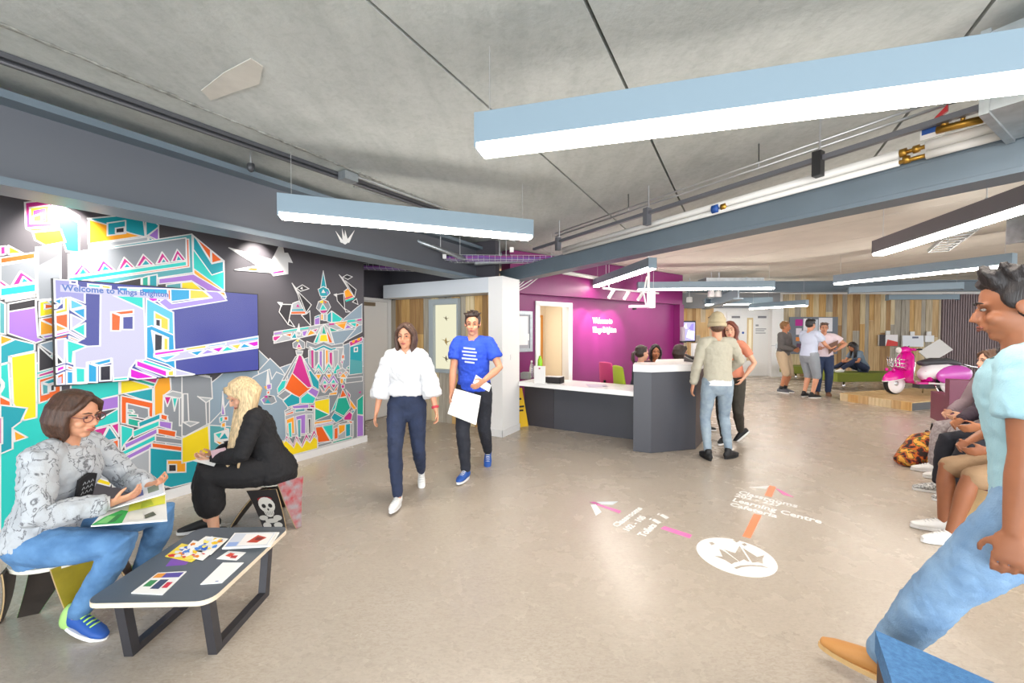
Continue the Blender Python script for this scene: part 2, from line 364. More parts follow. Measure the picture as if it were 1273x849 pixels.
fr = B(); pbox(fr, ta, ta+.05, 0, zt, -.16, .03); pbox(fr, tb-.05, tb, 0, zt, -.16, .03); pbox(fr, ta-.05, tb+.05, zt-.05, zt+.03, .001, .03); pbox(fr, ta-.05, ta, 0, zt, .001, .03); pbox(fr, tb, tb+.05, 0, zt, .001, .03)
fr.obj('door_frame', M_WHITE, dw, bevel=.003)
lf = B(); h = pq(tb-.055, -.16); dd = V((.13, .99, 0)); nn = V((dd.y, -dd.x, 0))
lf.prism([h+UP*.01, h+dd*.8+UP*.01, h+dd*.8+nn*.04+UP*.01, h+nn*.04+UP*.01], (0, 0, zt-.07)); lf.obj('door_leaf', mat('oak_door_edge', 'b98a4e', .5, var=.1), dw)
# the room seen through it
rm = B(); pbox(rm, ta-1.2, tb+1.2, 0, 2.6, -2.2, -2.1); pbox(rm, ta-1.3, ta-1.2, 0, 2.6, -2.2, -.15); pbox(rm, tb+1.2, tb+1.3, 0, 2.6, -2.2, -.15); pbox(rm, ta-1.3, tb+1.3, 2.6, 2.65, -2.2, -.15)
struct(rm, 'wall_office', M_CREAM)
l = bpy.data.lights.new('office_ceiling_light', 'AREA'); l.size = .8; l.energy = 38; l.color = (1, .93, .8); lo = bpy.data.objects.new('office_ceiling_light', l); link(lo); lo.location = pq((ta+tb)/2, -1.1, 2.58)  # area light added to brighten the room, no ceiling fitting built
tv = (ta+.1, ta+.42); id_ = thing('door_3', None, None, (0, 0, 0)); id_['kind'] = 'structure'
kx_ = (675-CX)/FPX; pb0 = P0-NQ*2.06; u = (kx_*pb0.y-pb0.x)/(Q.x-kx_*Q.y)-.36; fr = B(); pbox(fr, u+.30, u+.36, 0, 1.86, -2.1, -2.06); pbox(fr, u-.45, u+.36, 1.86, 1.92, -2.1, -2.06); fr.obj('door_frame', mat('orange_oak', 'c98a3a', .5), id_)
pbox(B(), u-.45, u+.30, .01, 1.86, -2.1, -2.075).obj('door_leaf', mat('pale_door', 'e8dfc6', .5), id_)

# --- far wall
YF = 13.7
struct(B().box((12.2, YF+.075, ZC/2), (14.2, .15, ZC)), 'wall_far', mat('far_wall_white', 'e6e5e3', .5)); WF = bpy.data.objects['wall_far']
struct(B().box((7.05, YF-.05, ZC-.3), (4.0, .1, .6)), 'trim_3', mat('far_bulkhead_grey', '83868c', .5))
planks(WF, V((5.3, YF, 0)), V((1, 0, 0)), V((0, -1, 0)), 1.55, 0, 2.3, .12, .2, 11)
planks(WF, V((9.2, YF, 0)), V((1, 0, 0)), V((0, -1, 0)), 5.35, 0, 2.78, .13, .24, 5, depth=.03)
st = B()
for i in range(24): st.box((14.62+i*.085, YF-.03, 1.39), (.05, .06, 2.78))
o = st.obj('slat_cladding', mat('plum_grey_slats', '7d6a6c', .6), WF); o['kind'] = 'stuff'
struct(B().box((16.72, YF-.06, 1.3), (.12, .12, 2.6)), 'trim_4', mat('pale_post', 'd8cbbd', .6))
for i in range(6): B().box((16.95+i*.42, YF-.02, 1.35), (.41, .04, 2.7)).obj('plank', mat('rose_board_%d' % (i % 2), ('b29a94', 'a88e88')[i % 2], .6), WF)
# far double door
def atx(px): return (px-CX)/FPX*YF
d2 = thing('door_4', None, None, (0, 0, 0)); d2['kind'] = 'structure'
xa, xb, xc = atx(905.5), atx(918.5), atx(954); fr = B(); fr.box(((xa+xc)/2, YF-.03, 2.14), (xc-xa+.16, .06, .08)); fr.box((xa-.04, YF-.03, 1.05), (.08, .06, 2.1)); fr.box((xc+.04, YF-.03, 1.05), (.08, .06, 2.1)); fr.obj('door_frame', M_WHITE, d2)
for x0, x1 in ((xa, xb), (xb, xc)):
    B().box(((x0+x1)/2, YF-.028, 1.05), (x1-x0-.01, .045, 2.08)).obj('door_leaf', mat('far_door_white', 'dfdfde', .45), d2, bevel=.004)
vp = B(); x = atx(931); vp.box((x, YF-.056, 1.25), (.2, .012, 1.45)); vp.obj('vision_panel_frame', mat('panel_oak', 'cdb68a', .5), d2)
B().box((x, YF-.064, 1.25), (.1, .008, 1.33)).obj('vision_panel', mat('panel_glass', 'efe6c6', .2), d2)
for x in (atx(913), atx(945.5)): B().box((x, YF-.07, 2.0), (.26, .05, .07)).obj('door_closer', mat('closer_grey', '77777a', .4, metal=.5), d2, bevel=.01)
x = atx(922.5); B().tube([(x, YF-.051, 1.47), (x, YF-.056, 1.47)], .04, 16).obj('round_sign', mat('sign_blue', '1f4fa3', .4), d2)
sg = B()
for i, (wd, z) in enumerate(((.1, 1.72), (.36, 1.6), (.3, 1.54), (.34, 1.46))): sg.box((atx(938)+wd/2, YF-.053, z), (wd, .004, .03 if i else .06))
sg.obj('door_lettering', mat('ink_grey', '8e9096', .6), d2)
struct(B().box((atx(961.5), YF-.12, 1.2), (.38, .2, 2.4)), 'wall_jamb', M_WHITE)
lv = B(); lv.box((atx(960), YF-.225, 1.02), (.05, .012, .16)); lv.box((atx(957), YF-.25, 1.04), (.2, .02, .025)); lv.obj('door_handle', M_ALU, d2)
# ---------------------------------------------------------------- mural (flat paint on wall_left) and the television in front of it
PAL = dict(T='0a93a0', t='4f9aa0', Q='1fbcb2', q='0b9f88', P='bf2080', O='dd5a0c', A='eb9a12', Y='e9cc08', V='9a6cc0', G='83878d', L='a3a6aa', S='8597a5', K='2b272c', W='d9d6d4', g='6a6a6e')
SPAL = dict(i='4a50a6', l='aaa8e6', w='d9d6f2', c='62d4ee', b='08aee6', q='22e6d8', y='f2e24a', O='ff6a0a', a='ffb43c', m='ee0ce0', K='15102a', v='b9a0f4', L='8f90d8')
def parse(block):
    out = []; x0 = y0 = 0; s = 1
    for ln in block.replace('\n', ';').split(';'):
        f = ln.split()
        if not f: continue
        if f[0] == '@': x0, y0, s = float(f[1]), float(f[2]), float(f[3]); continue
        noline = f[0].endswith('-'); pts = []
        for q in f[1:]:
            a, c = q.split(','); pts.append((x0+float(a)/s, y0+float(c)/s))
        out.append((f[0].rstrip('-'), noline, pts))
    return out
MURAL = """
@ 0 0 1
G -420,260 -200,240 -10,300 -10,380 -420,400; P -400,300 -340,250 -280,300; T -370,300 -340,272 -310,300; P -270,300 -210,252 -150,300; T -240,300 -210,275 -180,300; Q -420,305 -10,312 -10,340 -420,345; O -420,350 -10,345 -10,356 -420,365
V -420,380 -190,372 -190,560 -420,640; K -420,380 -190,372 -190,410 -420,430; A -185,400 -8,385 -8,470 -100,500 -185,470; t -185,475 -100,505 -8,470 -8,600 -185,650; Y -180,560 -110,540 -110,740 -180,780; P -100,560 -20,540 -20,640 -100,670; T -420,650 -190,570 -190,800 -420,900; O -105,680 -10,640 -10,690 -105,740
S 206,520 270,470 316,430 345,458 452,420 452,546 206,606
G 330,478 452,455 452,547 330,560
Q 0,478 66,440 66,640 0,662
@ 0 230 8.49
G 380,660 640,630 640,1190 400,1215
g- 410,680 615,645 615,745 415,845
P 262,185 550,155 550,440 275,455; Y 315,240 520,215 520,400 320,408; P- 350,270 480,245 480,375 350,385; Y 350,330 440,300 440,385 350,390; K- 450,315 480,312 480,350 450,352
Q 565,165 835,330 835,710 700,700 620,445; V 580,175 830,335 810,385 590,250
O 280,460 600,445 620,470 340,492; Y 345,497 640,470 690,600 480,640 370,580
P 0,650 60,645 60,730 0,740; Y 90,640 240,718 90,730; O 0,770 370,712 370,775 0,832
@ 0 320 8.49
G 0,85 375,20 380,265 0,320
P 120,300 215,145 375,255; T 212,275 245,205 310,258; P -20,225 90,300 0,312; T -10,275 30,300 0,308
Q 0,325 380,275 380,360 0,412; O 0,425 380,365 380,380 0,442; T 60,450 380,400 380,412 60,465
t -10,460 55,490 55,810 -10,800; K 85,490 378,435 378,525 85,575
Y 415,470 560,445 560,600 415,630; O 470,490 560,500 560,530 470,548; T 492,460 560,450 560,500; O 420,650 640,612 640,730 560,720; A 420,660 560,720 640,790 420,825
@ 0 400 8.49
V 85,-105 378,-155 400,165 470,190 380,222 85,122
A 0,140 150,185 0,250; T 0,255 160,185 365,235 365,305 95,365 95,425 0,448; Q 0,460 90,435 110,830 0,780
W- -40,595 15,597 50,640 50,690 20,745 -40,750; t -40,630 5,635 20,665 10,705 -40,715
O -10,780 110,840 120,920 -10,930
Y 115,370 375,320 385,849 385,1010 250,1040 135,860
K 405,255 560,395 690,440 580,480 405,528; S 408,238 620,180 690,180 690,430; V 440,150 640,110 640,140 470,175
P 405,555 640,480 640,520 405,585; O 410,610 640,545 640,740 500,830 412,860; T 440,640 575,590 575,640 515,658; t 440,652 510,670 510,755 445,772; K 530,670 577,655 577,725 530,735
@ 0 480 3.859
T 0,90 130,105 100,170 60,200 60,300 0,325; P -5,150 10,150 10,275 -5,280; A 65,210 130,245 70,265
@ 100 255 8.49
L 90,420 710,335 710,395 90,478
T 75,142 655,90 682,328 640,335; A 85,150 280,208 475,283 650,328 85,410; T 283,190 475,163 475,298 283,322; T- 300,200 465,180 465,225 365,235; K 370,245 462,232 462,290 370,297
T 685,105 825,215 815,240 710,318 690,325; V 712,322 822,232 824,375; T 720,340 800,382 720,395
@ 180 270 8.49
t -680,360 495,178 510,585 -680,760
G -806,392 432,218 437,470 -806,640; Q -806,640 437,465 440,512 -806,690; O 437,232 462,232 470,525 -806,705 -806,690 445,510
P 280,470 340,340 430,455; T 325,462 348,398 392,455; P 118,492 178,370 262,475; T 165,486 188,415 230,478
Q 505,190 835,460 838,775 510,560; O 540,220 692,345 692,455; O 702,358 815,455 705,485; T 510,195 545,235 705,492 828,465 828,572 705,610 510,338; A 515,545 835,775 740,770 515,592
V 145,650 510,600 845,795 845,849 700,800 490,670 145,705; t 225,712 382,692 382,850 225,850; Y 385,690 500,680 620,780 620,860 385,860; T 45,620 128,605 128,850 45,850; q -30,640 35,620 35,850 -30,850; K -300,690 -40,640 -40,850 -300,850; Y -420,720 -300,690 -300,850 -420,850
@ 100 255 8.49
P 395,682 460,550 570,658; T 440,670 485,612 532,656; P 585,650 660,520 775,628; T 632,642 685,572 737,628; P 798,620 860,495 940,603; T 842,614 875,558 907,604; P 155,712 235,575 360,685; T 212,698 250,628 318,686; P -20,600 120,715 -5,732
@ 0 320 8.49
P 755,198 860,70 970,168; T 818,188 870,108 928,172
@ 280 290 14.14
W 60,255 400,350 820,470 985,140 1030,350 1095,350 1175,515 1095,500 1098,712 840,745 800,690 165,642 545,575 545,552; O- 380,635 450,610 560,622 560,652 380,648; P- 830,682 1020,655 1020,685 840,710
@ 70 460 8.49
Q 150,60 660,0 660,260 350,332 150,230; V 150,375 655,268 655,398 380,448 150,500; Q 150,690 655,405 655,548 300,640 150,700
P 345,640 545,592 455,770; T 235,760 320,655 428,775; T 472,758 560,595 645,722; P 575,582 658,555 658,700; P 150,730 295,658 232,755; O 240,845 655,732 655,1000 300,1000
Y 675,60 800,60 1005,185 675,255; T 710,248 1015,192 1015,335 880,305; P 880,60 1100,80 1080,150 880,100; q 760,60 1070,150 1040,180 760,100
O 680,268 1019,345 1015,500 970,490 975,400 740,350 740,570 680,560; G 745,350 970,405 975,490 930,515 860,500 745,410; q 752,420 805,420 822,445 752,440; q 752,460 855,470 855,498 752,490; q 752,503 900,535 860,600 752,575
@ 120 460 5.307
A 378,110 410,45 482,45 490,130 440,168 435,285 380,310
P 0,605 70,585 85,530 145,515 150,570 60,650 0,695; Q 158,362 240,385 235,430 180,490 160,535
G 486,45 640,20 743,40 743,350 560,445 500,430 465,310 440,285 440,170 490,130
L 440,165 500,138 603,160 545,185; G 545,185 603,160 603,342 545,367; L 548,367 603,340 672,350 620,372; G 668,170 743,185 712,215 670,202
P 443,175 492,175 465,240; Q 498,183 533,183 512,270
Y 555,445 735,365 745,700 685,722 680,550 610,540 585,465
T 275,345 418,288 418,322 278,378; O 422,288 468,300 462,333 422,322; Q 238,402 412,332 412,367 242,443; V 412,333 495,345 492,392 412,372; V 182,487 398,383 398,417 188,518; O 402,383 523,403 518,443 402,420; Q 127,557 387,428 387,462 132,583; G 387,432 582,460 582,493 387,470; V 62,632 362,478 362,512 68,658; O 362,478 608,510 608,542 365,510
L 5,703 347,522 347,740 230,765 60,740; T 350,512 682,550 682,727 490,775 350,740; A 465,595 587,595 587,672 465,676; K 473,622 525,622 525,668 473,670; Q 100,722 237,652 237,760 105,770; K 130,742 222,690 222,745 150,760; Y 0,708 95,738 85,765 0,742
@ 230 440 7.075
G -30,180 80,178 228,210 238,390 180,428 188,620 0,722 -30,720; L 108,372 182,428 238,390 120,378; G -20,350 20,350 30,592 -20,600; L -10,605 30,590 118,602 45,637
S 640,150 745,38 849,140 920,250 700,500; S 205,622 340,480 410,380 600,200 740,133 760,222 800,158 900,200 900,900 210,860; Y -30,740 202,628 218,900 -30,960
t 212,625 420,640 420,860 215,860
W 328,330 348,532 318,532; V- 327,440 342,530 322,530; Q 300,560 330,548 330,590 305,602; O 340,550 372,550 372,582 340,582; A 318,610 352,600 352,642 318,642; O 345,650 382,660 350,677; W 255,700 380,660 390,770 310,800 258,770; T- 300,750 345,695 375,742; Q- 265,705 320,690 298,742; A- 270,765 320,780 300,792; K- 330,770 372,760 350,785
W 725,138 740,255 712,262; V 712,268 755,262 755,305 720,315; A- 692,285 715,282 712,315; O 718,330 742,322 738,352 718,352; G 665,400 720,360 780,370 800,420 760,440 690,440; P- 685,375 720,362 722,388; K- 728,365 768,370 740,382; T- 700,432 725,398 752,437; V- 672,402 700,392 692,428
@ 340 330 8.49
S 745,555 880,440 930,405 930,700 640,860 520,860
K 80,410 190,412 150,622 55,490; K 252,272 395,415 340,500; W 192,188 240,250 268,368 250,305; K 240,240 300,205 370,245 282,272; W- 275,245 300,222 305,255; L 198,400 268,372 335,512 178,512; T- 190,465 310,460 315,475 188,475; O- 183,492 326,488 332,508 180,510; P- 235,437 250,408 272,440; K 165,570 220,650 148,622; K 290,525 345,510 378,478 388,635; W 40,388 90,395 78,432
K 660,308 735,293 748,465 668,372; K 752,160 868,255 850,335; W 688,98 730,138 795,262; K 728,122 770,98 828,120 780,148; A 740,272 782,240 845,332 758,372; P- 750,345 830,318 832,330 752,357; Q- 755,365 840,340 848,355 760,385; K 828,385 872,350 888,412; K 750,458 805,490 758,492; W 633,308 662,300 664,332
T 520,58 552,232 493,232; T 465,252 520,222 575,250 592,292 550,335 488,322; V- 555,268 576,290 560,312; W- 520,250 545,290 500,290; T 498,330 552,325 545,352 498,348
G 447,450 470,382 520,358 572,380 598,440 560,498 500,503; Y- 480,382 520,364 520,397 490,397; O- 525,370 560,385 540,402; Q 482,472 515,402 558,467; P- 490,480 560,475 540,500 500,500
V 428,562 482,545 482,622 428,628; T 430,542 480,522 480,545 432,560; T 563,520 607,480 607,602 563,592; Q 612,482 725,562 700,592 612,602
L 0,700 930,558 930,625 0,822
V- 0,715 80,700 80,715 0,730; Q- 95,690 365,650 365,665 95,705; P -10,748 85,738 20,798 -10,788; O 103,730 188,713 176,752; T 178,768 222,703 242,768; V 298,695 358,683 330,748 303,742; A 342,748 385,678 442,716; P 405,680 468,663 440,702; q 583,650 683,690 600,700; A 648,622 765,603 740,678; A- 650,605 765,593 765,605 650,618; V 742,673 775,623 828,657; Q 793,610 872,603 860,653; O 870,608 903,625 863,658; P- 580,613 635,608 635,625 580,630; Q- 775,580 855,570 855,590 775,600; P- 880,570 925,562 925,580 880,585
A 495,513 518,513 518,575 495,575; L 522,513 557,508 557,582 522,582
S 600,700 862,668 720,830 640,842
@ 330 400 9.431
L 560,245 640,60 690,30 740,80 790,245; Q 632,100 652,60 605,247 562,247; q 652,142 675,28 708,147; Y 638,152 712,148 728,232 627,232; O 712,88 783,247 740,247 718,160
L 498,330 912,300 892,562 560,562 500,485; G 478,228 580,268 675,232 770,272 905,248 905,292 820,302 770,332 675,292 580,332 468,300; T 508,290 580,315 675,272 765,310 822,300 822,322 760,342 675,302 580,347
P- 530,335 555,335 555,545 535,540; G 565,345 617,345 612,480 570,545; V 625,340 658,340 658,562 625,500; G 668,320 692,320 692,590 668,602; A 697,330 728,330 728,470 700,522; P 740,358 778,355 778,532 745,482; L 785,330 850,330 845,480 800,560
Q 568,592 615,478 675,588 735,478 790,588 842,488 872,542 850,602 800,612 735,530 675,612 615,540; G 588,612 615,562 642,612; A 578,618 652,615 615,682; G 708,607 735,567 768,607; A 703,615 772,610 740,672
V 632,732 680,628 735,702 790,618 848,712 832,732 790,660 740,732 680,670 640,742; Q 663,727 690,678 717,727; Q 758,722 790,668 822,717; P 662,740 722,735 690,792; P 758,735 822,730 795,782; O 632,760 680,822 740,742 790,822 848,735 832,802 790,827 740,775 690,832 660,822
P 385,382 417,400 540,765 490,792 308,602; O 305,600 490,772 540,765 385,890 218,782; G 345,410 382,388 215,695 188,682; Q 187,690 242,682 217,772 140,842 132,782; V 422,398 522,572 490,565; T 497,580 522,568 622,702 622,802 548,752
W 385,25 398,120 362,120; L 358,110 412,120 402,155 362,155; G 312,250 385,198 452,240 452,312 385,325 318,302; Y- 345,220 385,208 380,237; P 358,302 385,248 417,302; A- 355,305 415,305 410,317; L 348,338 432,342 422,385 358,385
G 935,660 1130,640 1130,695 935,718
T 983,292 1128,248 1128,602 978,622; t- 985,440 1128,462 1128,600 980,615; P 978,237 1128,178 1128,222 983,290; A- 1010,222 1040,210 1040,240 1010,250; A- 1070,196 1105,184 1105,214 1070,226; W- 1028,300 1077,292 1077,352 1028,357; T- 1040,312 1066,306 1066,340 1040,344
W 905,328 918,445 882,445; O 888,388 918,388 912,432 888,432; P 873,463 903,458 895,503; L 826,570 900,538 972,602 930,662 838,652; P 848,590 888,588 865,624; O 918,590 958,583 935,618; A 863,652 905,598 947,652; A 868,668 902,663 902,722 873,722; Q 905,668 933,663 933,722; P 883,738 918,738 918,777 883,777; q 940,540 975,515 975,560
@ 330 470 7.715
Y 463,220 607,193 607,348 470,285; q 468,287 607,350 468,408; A 462,420 632,393 632,412 462,442; V 462,450 652,418 652,430 462,462; O 472,470 537,463 617,602 498,618; Q 538,460 642,443 642,582 622,592; G 498,635 632,603 627,627 498,662; A 608,145 682,128 677,157 608,162; G 488,185 602,163 602,182 488,197
G 108,170 182,113 242,150 160,208; T 162,218 245,148 322,185 322,242 208,278; Q 332,190 395,138 477,190 452,242 332,242; V 398,130 440,88 507,125 480,187
q 688,190 772,183 808,285 745,363 658,317; O 733,103 773,172 708,187; P 763,108 808,160 800,203; A 798,193 868,290 840,302 808,262; Q 618,332 702,148 662,292; T 653,330 742,380 670,428 622,380; P 748,372 800,318 828,347 815,402 745,402; t 818,308 852,308 828,347
L 640,460 690,430 835,410 835,560 645,600; K 700,428 780,410 780,427 700,442; O 778,410 828,413 820,437; A 693,450 758,443 755,502 700,542; O 653,482 688,470 688,577 653,587; T 763,440 808,433 808,552 763,562; q 638,608 822,560 828,577 638,625
q 873,210 932,160 932,352 873,347; V 873,350 932,360 932,552 873,562; P- 885,137 912,122 905,147
L 180,330 265,290 460,285 460,540 190,560; V 243,265 407,248 407,287 260,292; P 418,255 462,258 462,287 420,277; G 178,312 242,278 242,302 178,332; t 278,300 372,288 372,317 278,327; K 388,290 447,290 447,317 388,312; O 188,342 262,313 262,337 188,357; A 193,397 267,368 272,532 203,522; Q 208,432 242,423 247,572 220,562; V 283,365 377,343 377,532 300,532; t 298,400 332,393 332,572 305,562; L 388,345 447,343 447,522 395,522; K 403,390 427,388 427,532 410,532
Y 120,600 195,600 265,665 290,600 345,665 385,590 420,618 460,558 492,590 492,672 100,775; P 168,620 195,545 260,640 290,545 340,640 385,525 415,590 460,490 492,560 492,582 460,530 420,612 385,570 345,662 290,580 265,667 200,575
"""
TVPIX = """
@ 60 340 6.064
i- 20,20 1700,20 1700,900 20,900
l 40,30 215,45 215,80 275,150 275,222 165,180 40,205; i 165,50 215,50 215,80 165,75
w 395,140 720,170 735,650 665,655 615,720 600,790 490,810 480,640 290,670 290,830 200,830 195,590 290,550 390,545
q 490,165 718,175 718,268; c 165,190 278,245 168,272; b 178,280 278,258 278,345; w 170,308 268,355 172,422; q 178,420 278,373 278,478
b 40,205 98,185 98,225 85,235; y 40,285 118,265 118,185 148,180 148,288 40,312; O 40,240 85,235 60,260 40,265; O 40,318 150,300 150,418 40,368; a 40,372 150,418 40,445
m 40,455 155,430 268,490 250,497 155,447 40,475; O 158,472 237,505 220,514 158,490; O- 60,485 140,465 140,475 60,495; w 50,500 128,490 122,672 50,600; K 50,600 118,672 50,695
m 50,715 122,690 122,720 50,750; q 138,500 295,550 190,590 182,682 142,670; O 142,693 188,710 188,727 142,717; b 138,735 188,740 188,830 138,832; O 50,775 118,745 118,832 50,835; w- 65,790 100,775 100,832 65,835
q 205,710 278,715 278,820 208,822; O 473,290 547,320 542,432 473,432; O 485,290 642,273 642,302 547,312; i 558,325 642,320 642,422 558,422; b 298,675 368,700 368,820 298,820; b 328,675 472,638 472,670 380,692; K 388,700 472,690 472,805 388,810
q 490,790 600,780 600,830 490,830
@ 180 360 7.073
b -230,-20 395,0 395,85 240,105 -230,20; y 395,0 500,0 580,70 395,85; O 200,0 225,0 228,95 205,85; y -380,-40 -300,-30 -300,-5 -380,-15; q -500,-50 -390,-40 -390,-15 -500,-25; q -150,-10 -30,0 -30,15 -150,10
v 120,110 180,72 240,122 590,72 500,-10 625,-10 720,95 208,180; a 620,5 690,-5 715,70
m 15,70 112,70 112,100 60,108; c 12,78 250,200 255,400 12,332; b 12,330 60,318 255,400 268,700 200,660 12,600
y 85,195 208,260 208,362 85,320; K 93,258 138,265 138,328 93,317; w 60,360 205,425 205,540 85,545; y 165,420 205,430 205,532 165,532; K 83,383 157,403 153,530 83,542
q -20,620 10,620 245,700 220,715 -20,640; m -75,620 192,715 192,768 -75,672; m -130,690 95,772 95,830 -130,770; w- -100,672 20,715 150,770 130,775 -10,728; y 203,720 253,708 253,758 203,758; w 268,700 435,745 268,790
w 80,565 1000,408 1000,512 180,632 80,590; m 83,552 348,518 348,542 83,582; y 358,515 538,488 538,512 358,537; b 553,490 712,467 712,482 553,505; c 110,595 300,565 190,627; b 388,550 520,530 460,582; v 478,577 550,525 622,552; m 578,520 702,498 650,552; q 663,550 720,498 792,530; y 748,490 848,475 815,527; b 828,517 870,473 942,505; m 888,470 1000,448 1000,490 960,502; c- 830,450 1000,420 1000,432 830,460
w- -745,-42 208,42 208,88 -745,18
"""
from mathutils.geometry import tessellate_polygon
def strip(b, p, q, wd, n):    # a painted line from p to q
    t = (q-p)
    if t.length < 1e-5: return
    t.normalize(); s = t.cross(n)*wd/2; t = t*wd*.45
    b.poly([p-t-s, p-t+s, q+t+s, q+t-s])
def clip(poly, lo, hi, ax):   # Sutherland-Hodgman against one axis
    for sgn, lim in ((1, lo), (-1, hi)):
        out = []
        for a, c in zip(poly, poly[1:]+poly[:1]):
            ia, ic = sgn*(a[ax]-lim) >= 0, sgn*(c[ax]-lim) >= 0
            if ia: out.append(a)
            if ia != ic:
                k = (lim-a[ax])/(c[ax]-a[ax]); out.append(tuple(a[i]+k*(c[i]-a[i]) for i in range(2)))
        poly = out
        if not poly: return poly
    return poly
def paint(block, pal, mfun, p0, n, u, name, parent, lw, lims, line, dz):
    """polygons laid on the plane p0/n in metres; later ones lie a hair above earlier ones"""
    b = B(); i = 0; v = n.cross(u) if n.cross(u).z > 0 else u.cross(n)
    for col, noline, pts in parse(block):
        uv = [((on_plane(x, y, p0, n)-p0).dot(u), (on_plane(x, y, p0, n)-p0).dot(v)) for x, y in pts]
        uv = clip(clip(uv, lims[0], lims[1], 0), lims[2], lims[3], 1)
        if len(uv) < 3: continue
        P = [p0+u*a+v*c+n*(.0008+dz*i) for a, c in uv]; b.use(mfun(pal[col]))
        for t3 in tessellate_polygon([[V((a, c, 0)) for a, c in uv]]): b.poly([P[q] for q in t3])
        if not noline and lw:
            b.use(mfun(line)); k = n*dz*.5
            for a, c in zip(P, P[1:]+P[:1]): strip(b, a+k, c+k, lw, n)
        i += 1
    me_o = b.obj(name, None, parent); return me_o
paint(MURAL, PAL, lambda h: mat('mural_'+h, h, .5), WL + UP*0, N, -D, 'mural', WALL_L, .0095, (0.004, 5.6, .086, 2.72), PAL['W'], .00004)
# television
TP = WL + N*.09; tvp = [on_plane(x, y, TP, N) for x, y in ((65.5, 347), (321, 364.5), (322, 462), (69, 479))]
tu = [(p-TP).dot(-D) for p in tvp]; u0, u1 = (tu[1]+tu[2])/2, (tu[0]+tu[3])/2; z1 = (tvp[0].z+tvp[1].z)/2; z0 = (tvp[2].z+tvp[3].z)/2
tv = thing('television', 'large wall television showing a bright blue welcome picture on the mural', 'television', (0, 0, 0))
def tbox(b, a, c, za, zb, o0, o1): return b.prism([WL-D*a+N*o0+UP*za, WL-D*c+N*o0+UP*za, WL-D*c+N*o1+UP*za, WL-D*a+N*o1+UP*za], (0, 0, zb-za))
tbox(B(), u0, u1, z0, z1, .045, .09).obj('casing', M_BLACK, tv, bevel=.006)
tbox(B(), u0+.4, u1-.4, z0+.2, z1-.2, .013, .046).obj('wall_bracket', M_BLACK, tv)
paint(TVPIX, SPAL, lambda h: screen_mat(h, .52), TP, N, -D, 'screen', tv, .011, (u0+.008, u1-.008, z0+.01, z1-.008), 'ffffff', .00004)
o = on_plane(77, 361.2, TP, N) + N*.0055; e = on_plane(209, 372, TP, N)
tw = (e-o).length; lt = lettering('Welcome to Kings Brighton', .066, o, D, UP, screen_mat('5a86d8', .45), tv, extrude=.0004, bold=.0016, scalex=1, name='screen_text')
lt['kind'] = 'stuff'; k = tw/max(v.co.dot(D)-o.dot(D) for v in lt.data.vertices)
for v in lt.data.vertices:
    d = v.co-o; v.co = o + D*(d.dot(D)*k) + UP*d.z + N*d.dot(N)
# ---------------------------------------------------------------- steel beams, lights and services under the slab
ZB = 2.3
def ibeam(p0, p1, label, z0=ZB, z1=2.82, w=.2, group=None, ft=.03, web=None):
    t = (p1-p0).normalized(); s = V((t.y, -t.x, 0)); o = thing('steel_beam', label, 'beam', (0, 0, 0), group=group)
    def bx(b, a, c, za, zb): return b.prism([p0+s*a+UP*za, p1+s*a+UP*za, p1+s*c+UP*za, p0+s*c+UP*za], (0, 0, zb-za))
    for nm, a, c, za, zb in (('flange', -w/2, w/2, z0, z0+ft), ('flange', -w/2, w/2, z1-ft, z1), ('web', -.012, .012, z0+ft, z1-ft)):
        bx(B(), a, c, za, zb).obj(nm, web if (web and nm == 'web') else M_STEEL, o)
    return o, t, s
pL = fl(0, 236, ZB); pL.z = 0; pR = fl(1273, 219, ZB); pR.z = 0; pR2 = fl(718, 334, ZB); pR2.z = 0; dR = (pR2-pR).normalized()
# meeting point of the two beam lines
den = D.x*dR.y - D.y*dR.x; k = ((pR-pL).x*dR.y - (pR-pL).y*dR.x)/den; J = pL + D*k
bl, _, sL = ibeam(pL - D*2.2 , J-D*.1, 'long grey steel beam running along the top of the mural wall', ft=.045, w=.28, web=M_STEEL_SHADE)
br, tR, sR = ibeam(pR - dR*1.2, J-dR*.16, 'long grey steel beam with pipes on it, running to the white pillar top', z1=2.5)
NR = V((-.852, -.523, 0)); NR = (NR - dR*NR.dot(dR)).normalized()     # towards the camera side of the right beam
cpl = B(); cpl.box(J+UP*(ZB+.03), (.5, .34, .03), rz=.3); o = cpl.obj('gusset_plate', M_STEEL, br)
# three bolts-on plates on the right beam: smooth side casing
cs = B(); a = pR-dR*1.2+NR*.085; c = J-dR*.25+NR*.085
cs.prism([a+UP*(ZB+.031), c+UP*(ZB+.031), c+NR*.014+UP*(ZB+.031), a+NR*.014+UP*(ZB+.031)], (0, 0, .138)); cs.obj('side_casing', M_STEEL, br)
cr = B()
for q in ((0, 0), (-.045, .03), (.045, .03), (0, .055), (-.03, .08), (.03, .08)): pass
# little white folded-paper crane decal on the beam web
cd = thing('paper_crane', 'small white paper crane decal stuck on grey beam above the mural', 'ornament')
pn = pL + sL*(.02 if sL.dot(N) > 0 else -.02); nn = N; bw = B()
for pts in (((425,284),(430,300),(426,301)), ((430,300),(441,286),(434,302)), ((417,287),(427,300),(424,302)), ((429,286),(433,300),(428,301)), ((422,300),(436,299),(429,304))):
    bw.poly([on_plane(x, y, pL+N*.016, N) for x, y in pts])
o = bw.obj('crane_shape', mat('matte_white_paper', 'ececec', .7), cd); o.modifiers.new('thickness', 'SOLIDIFY').thickness = .002

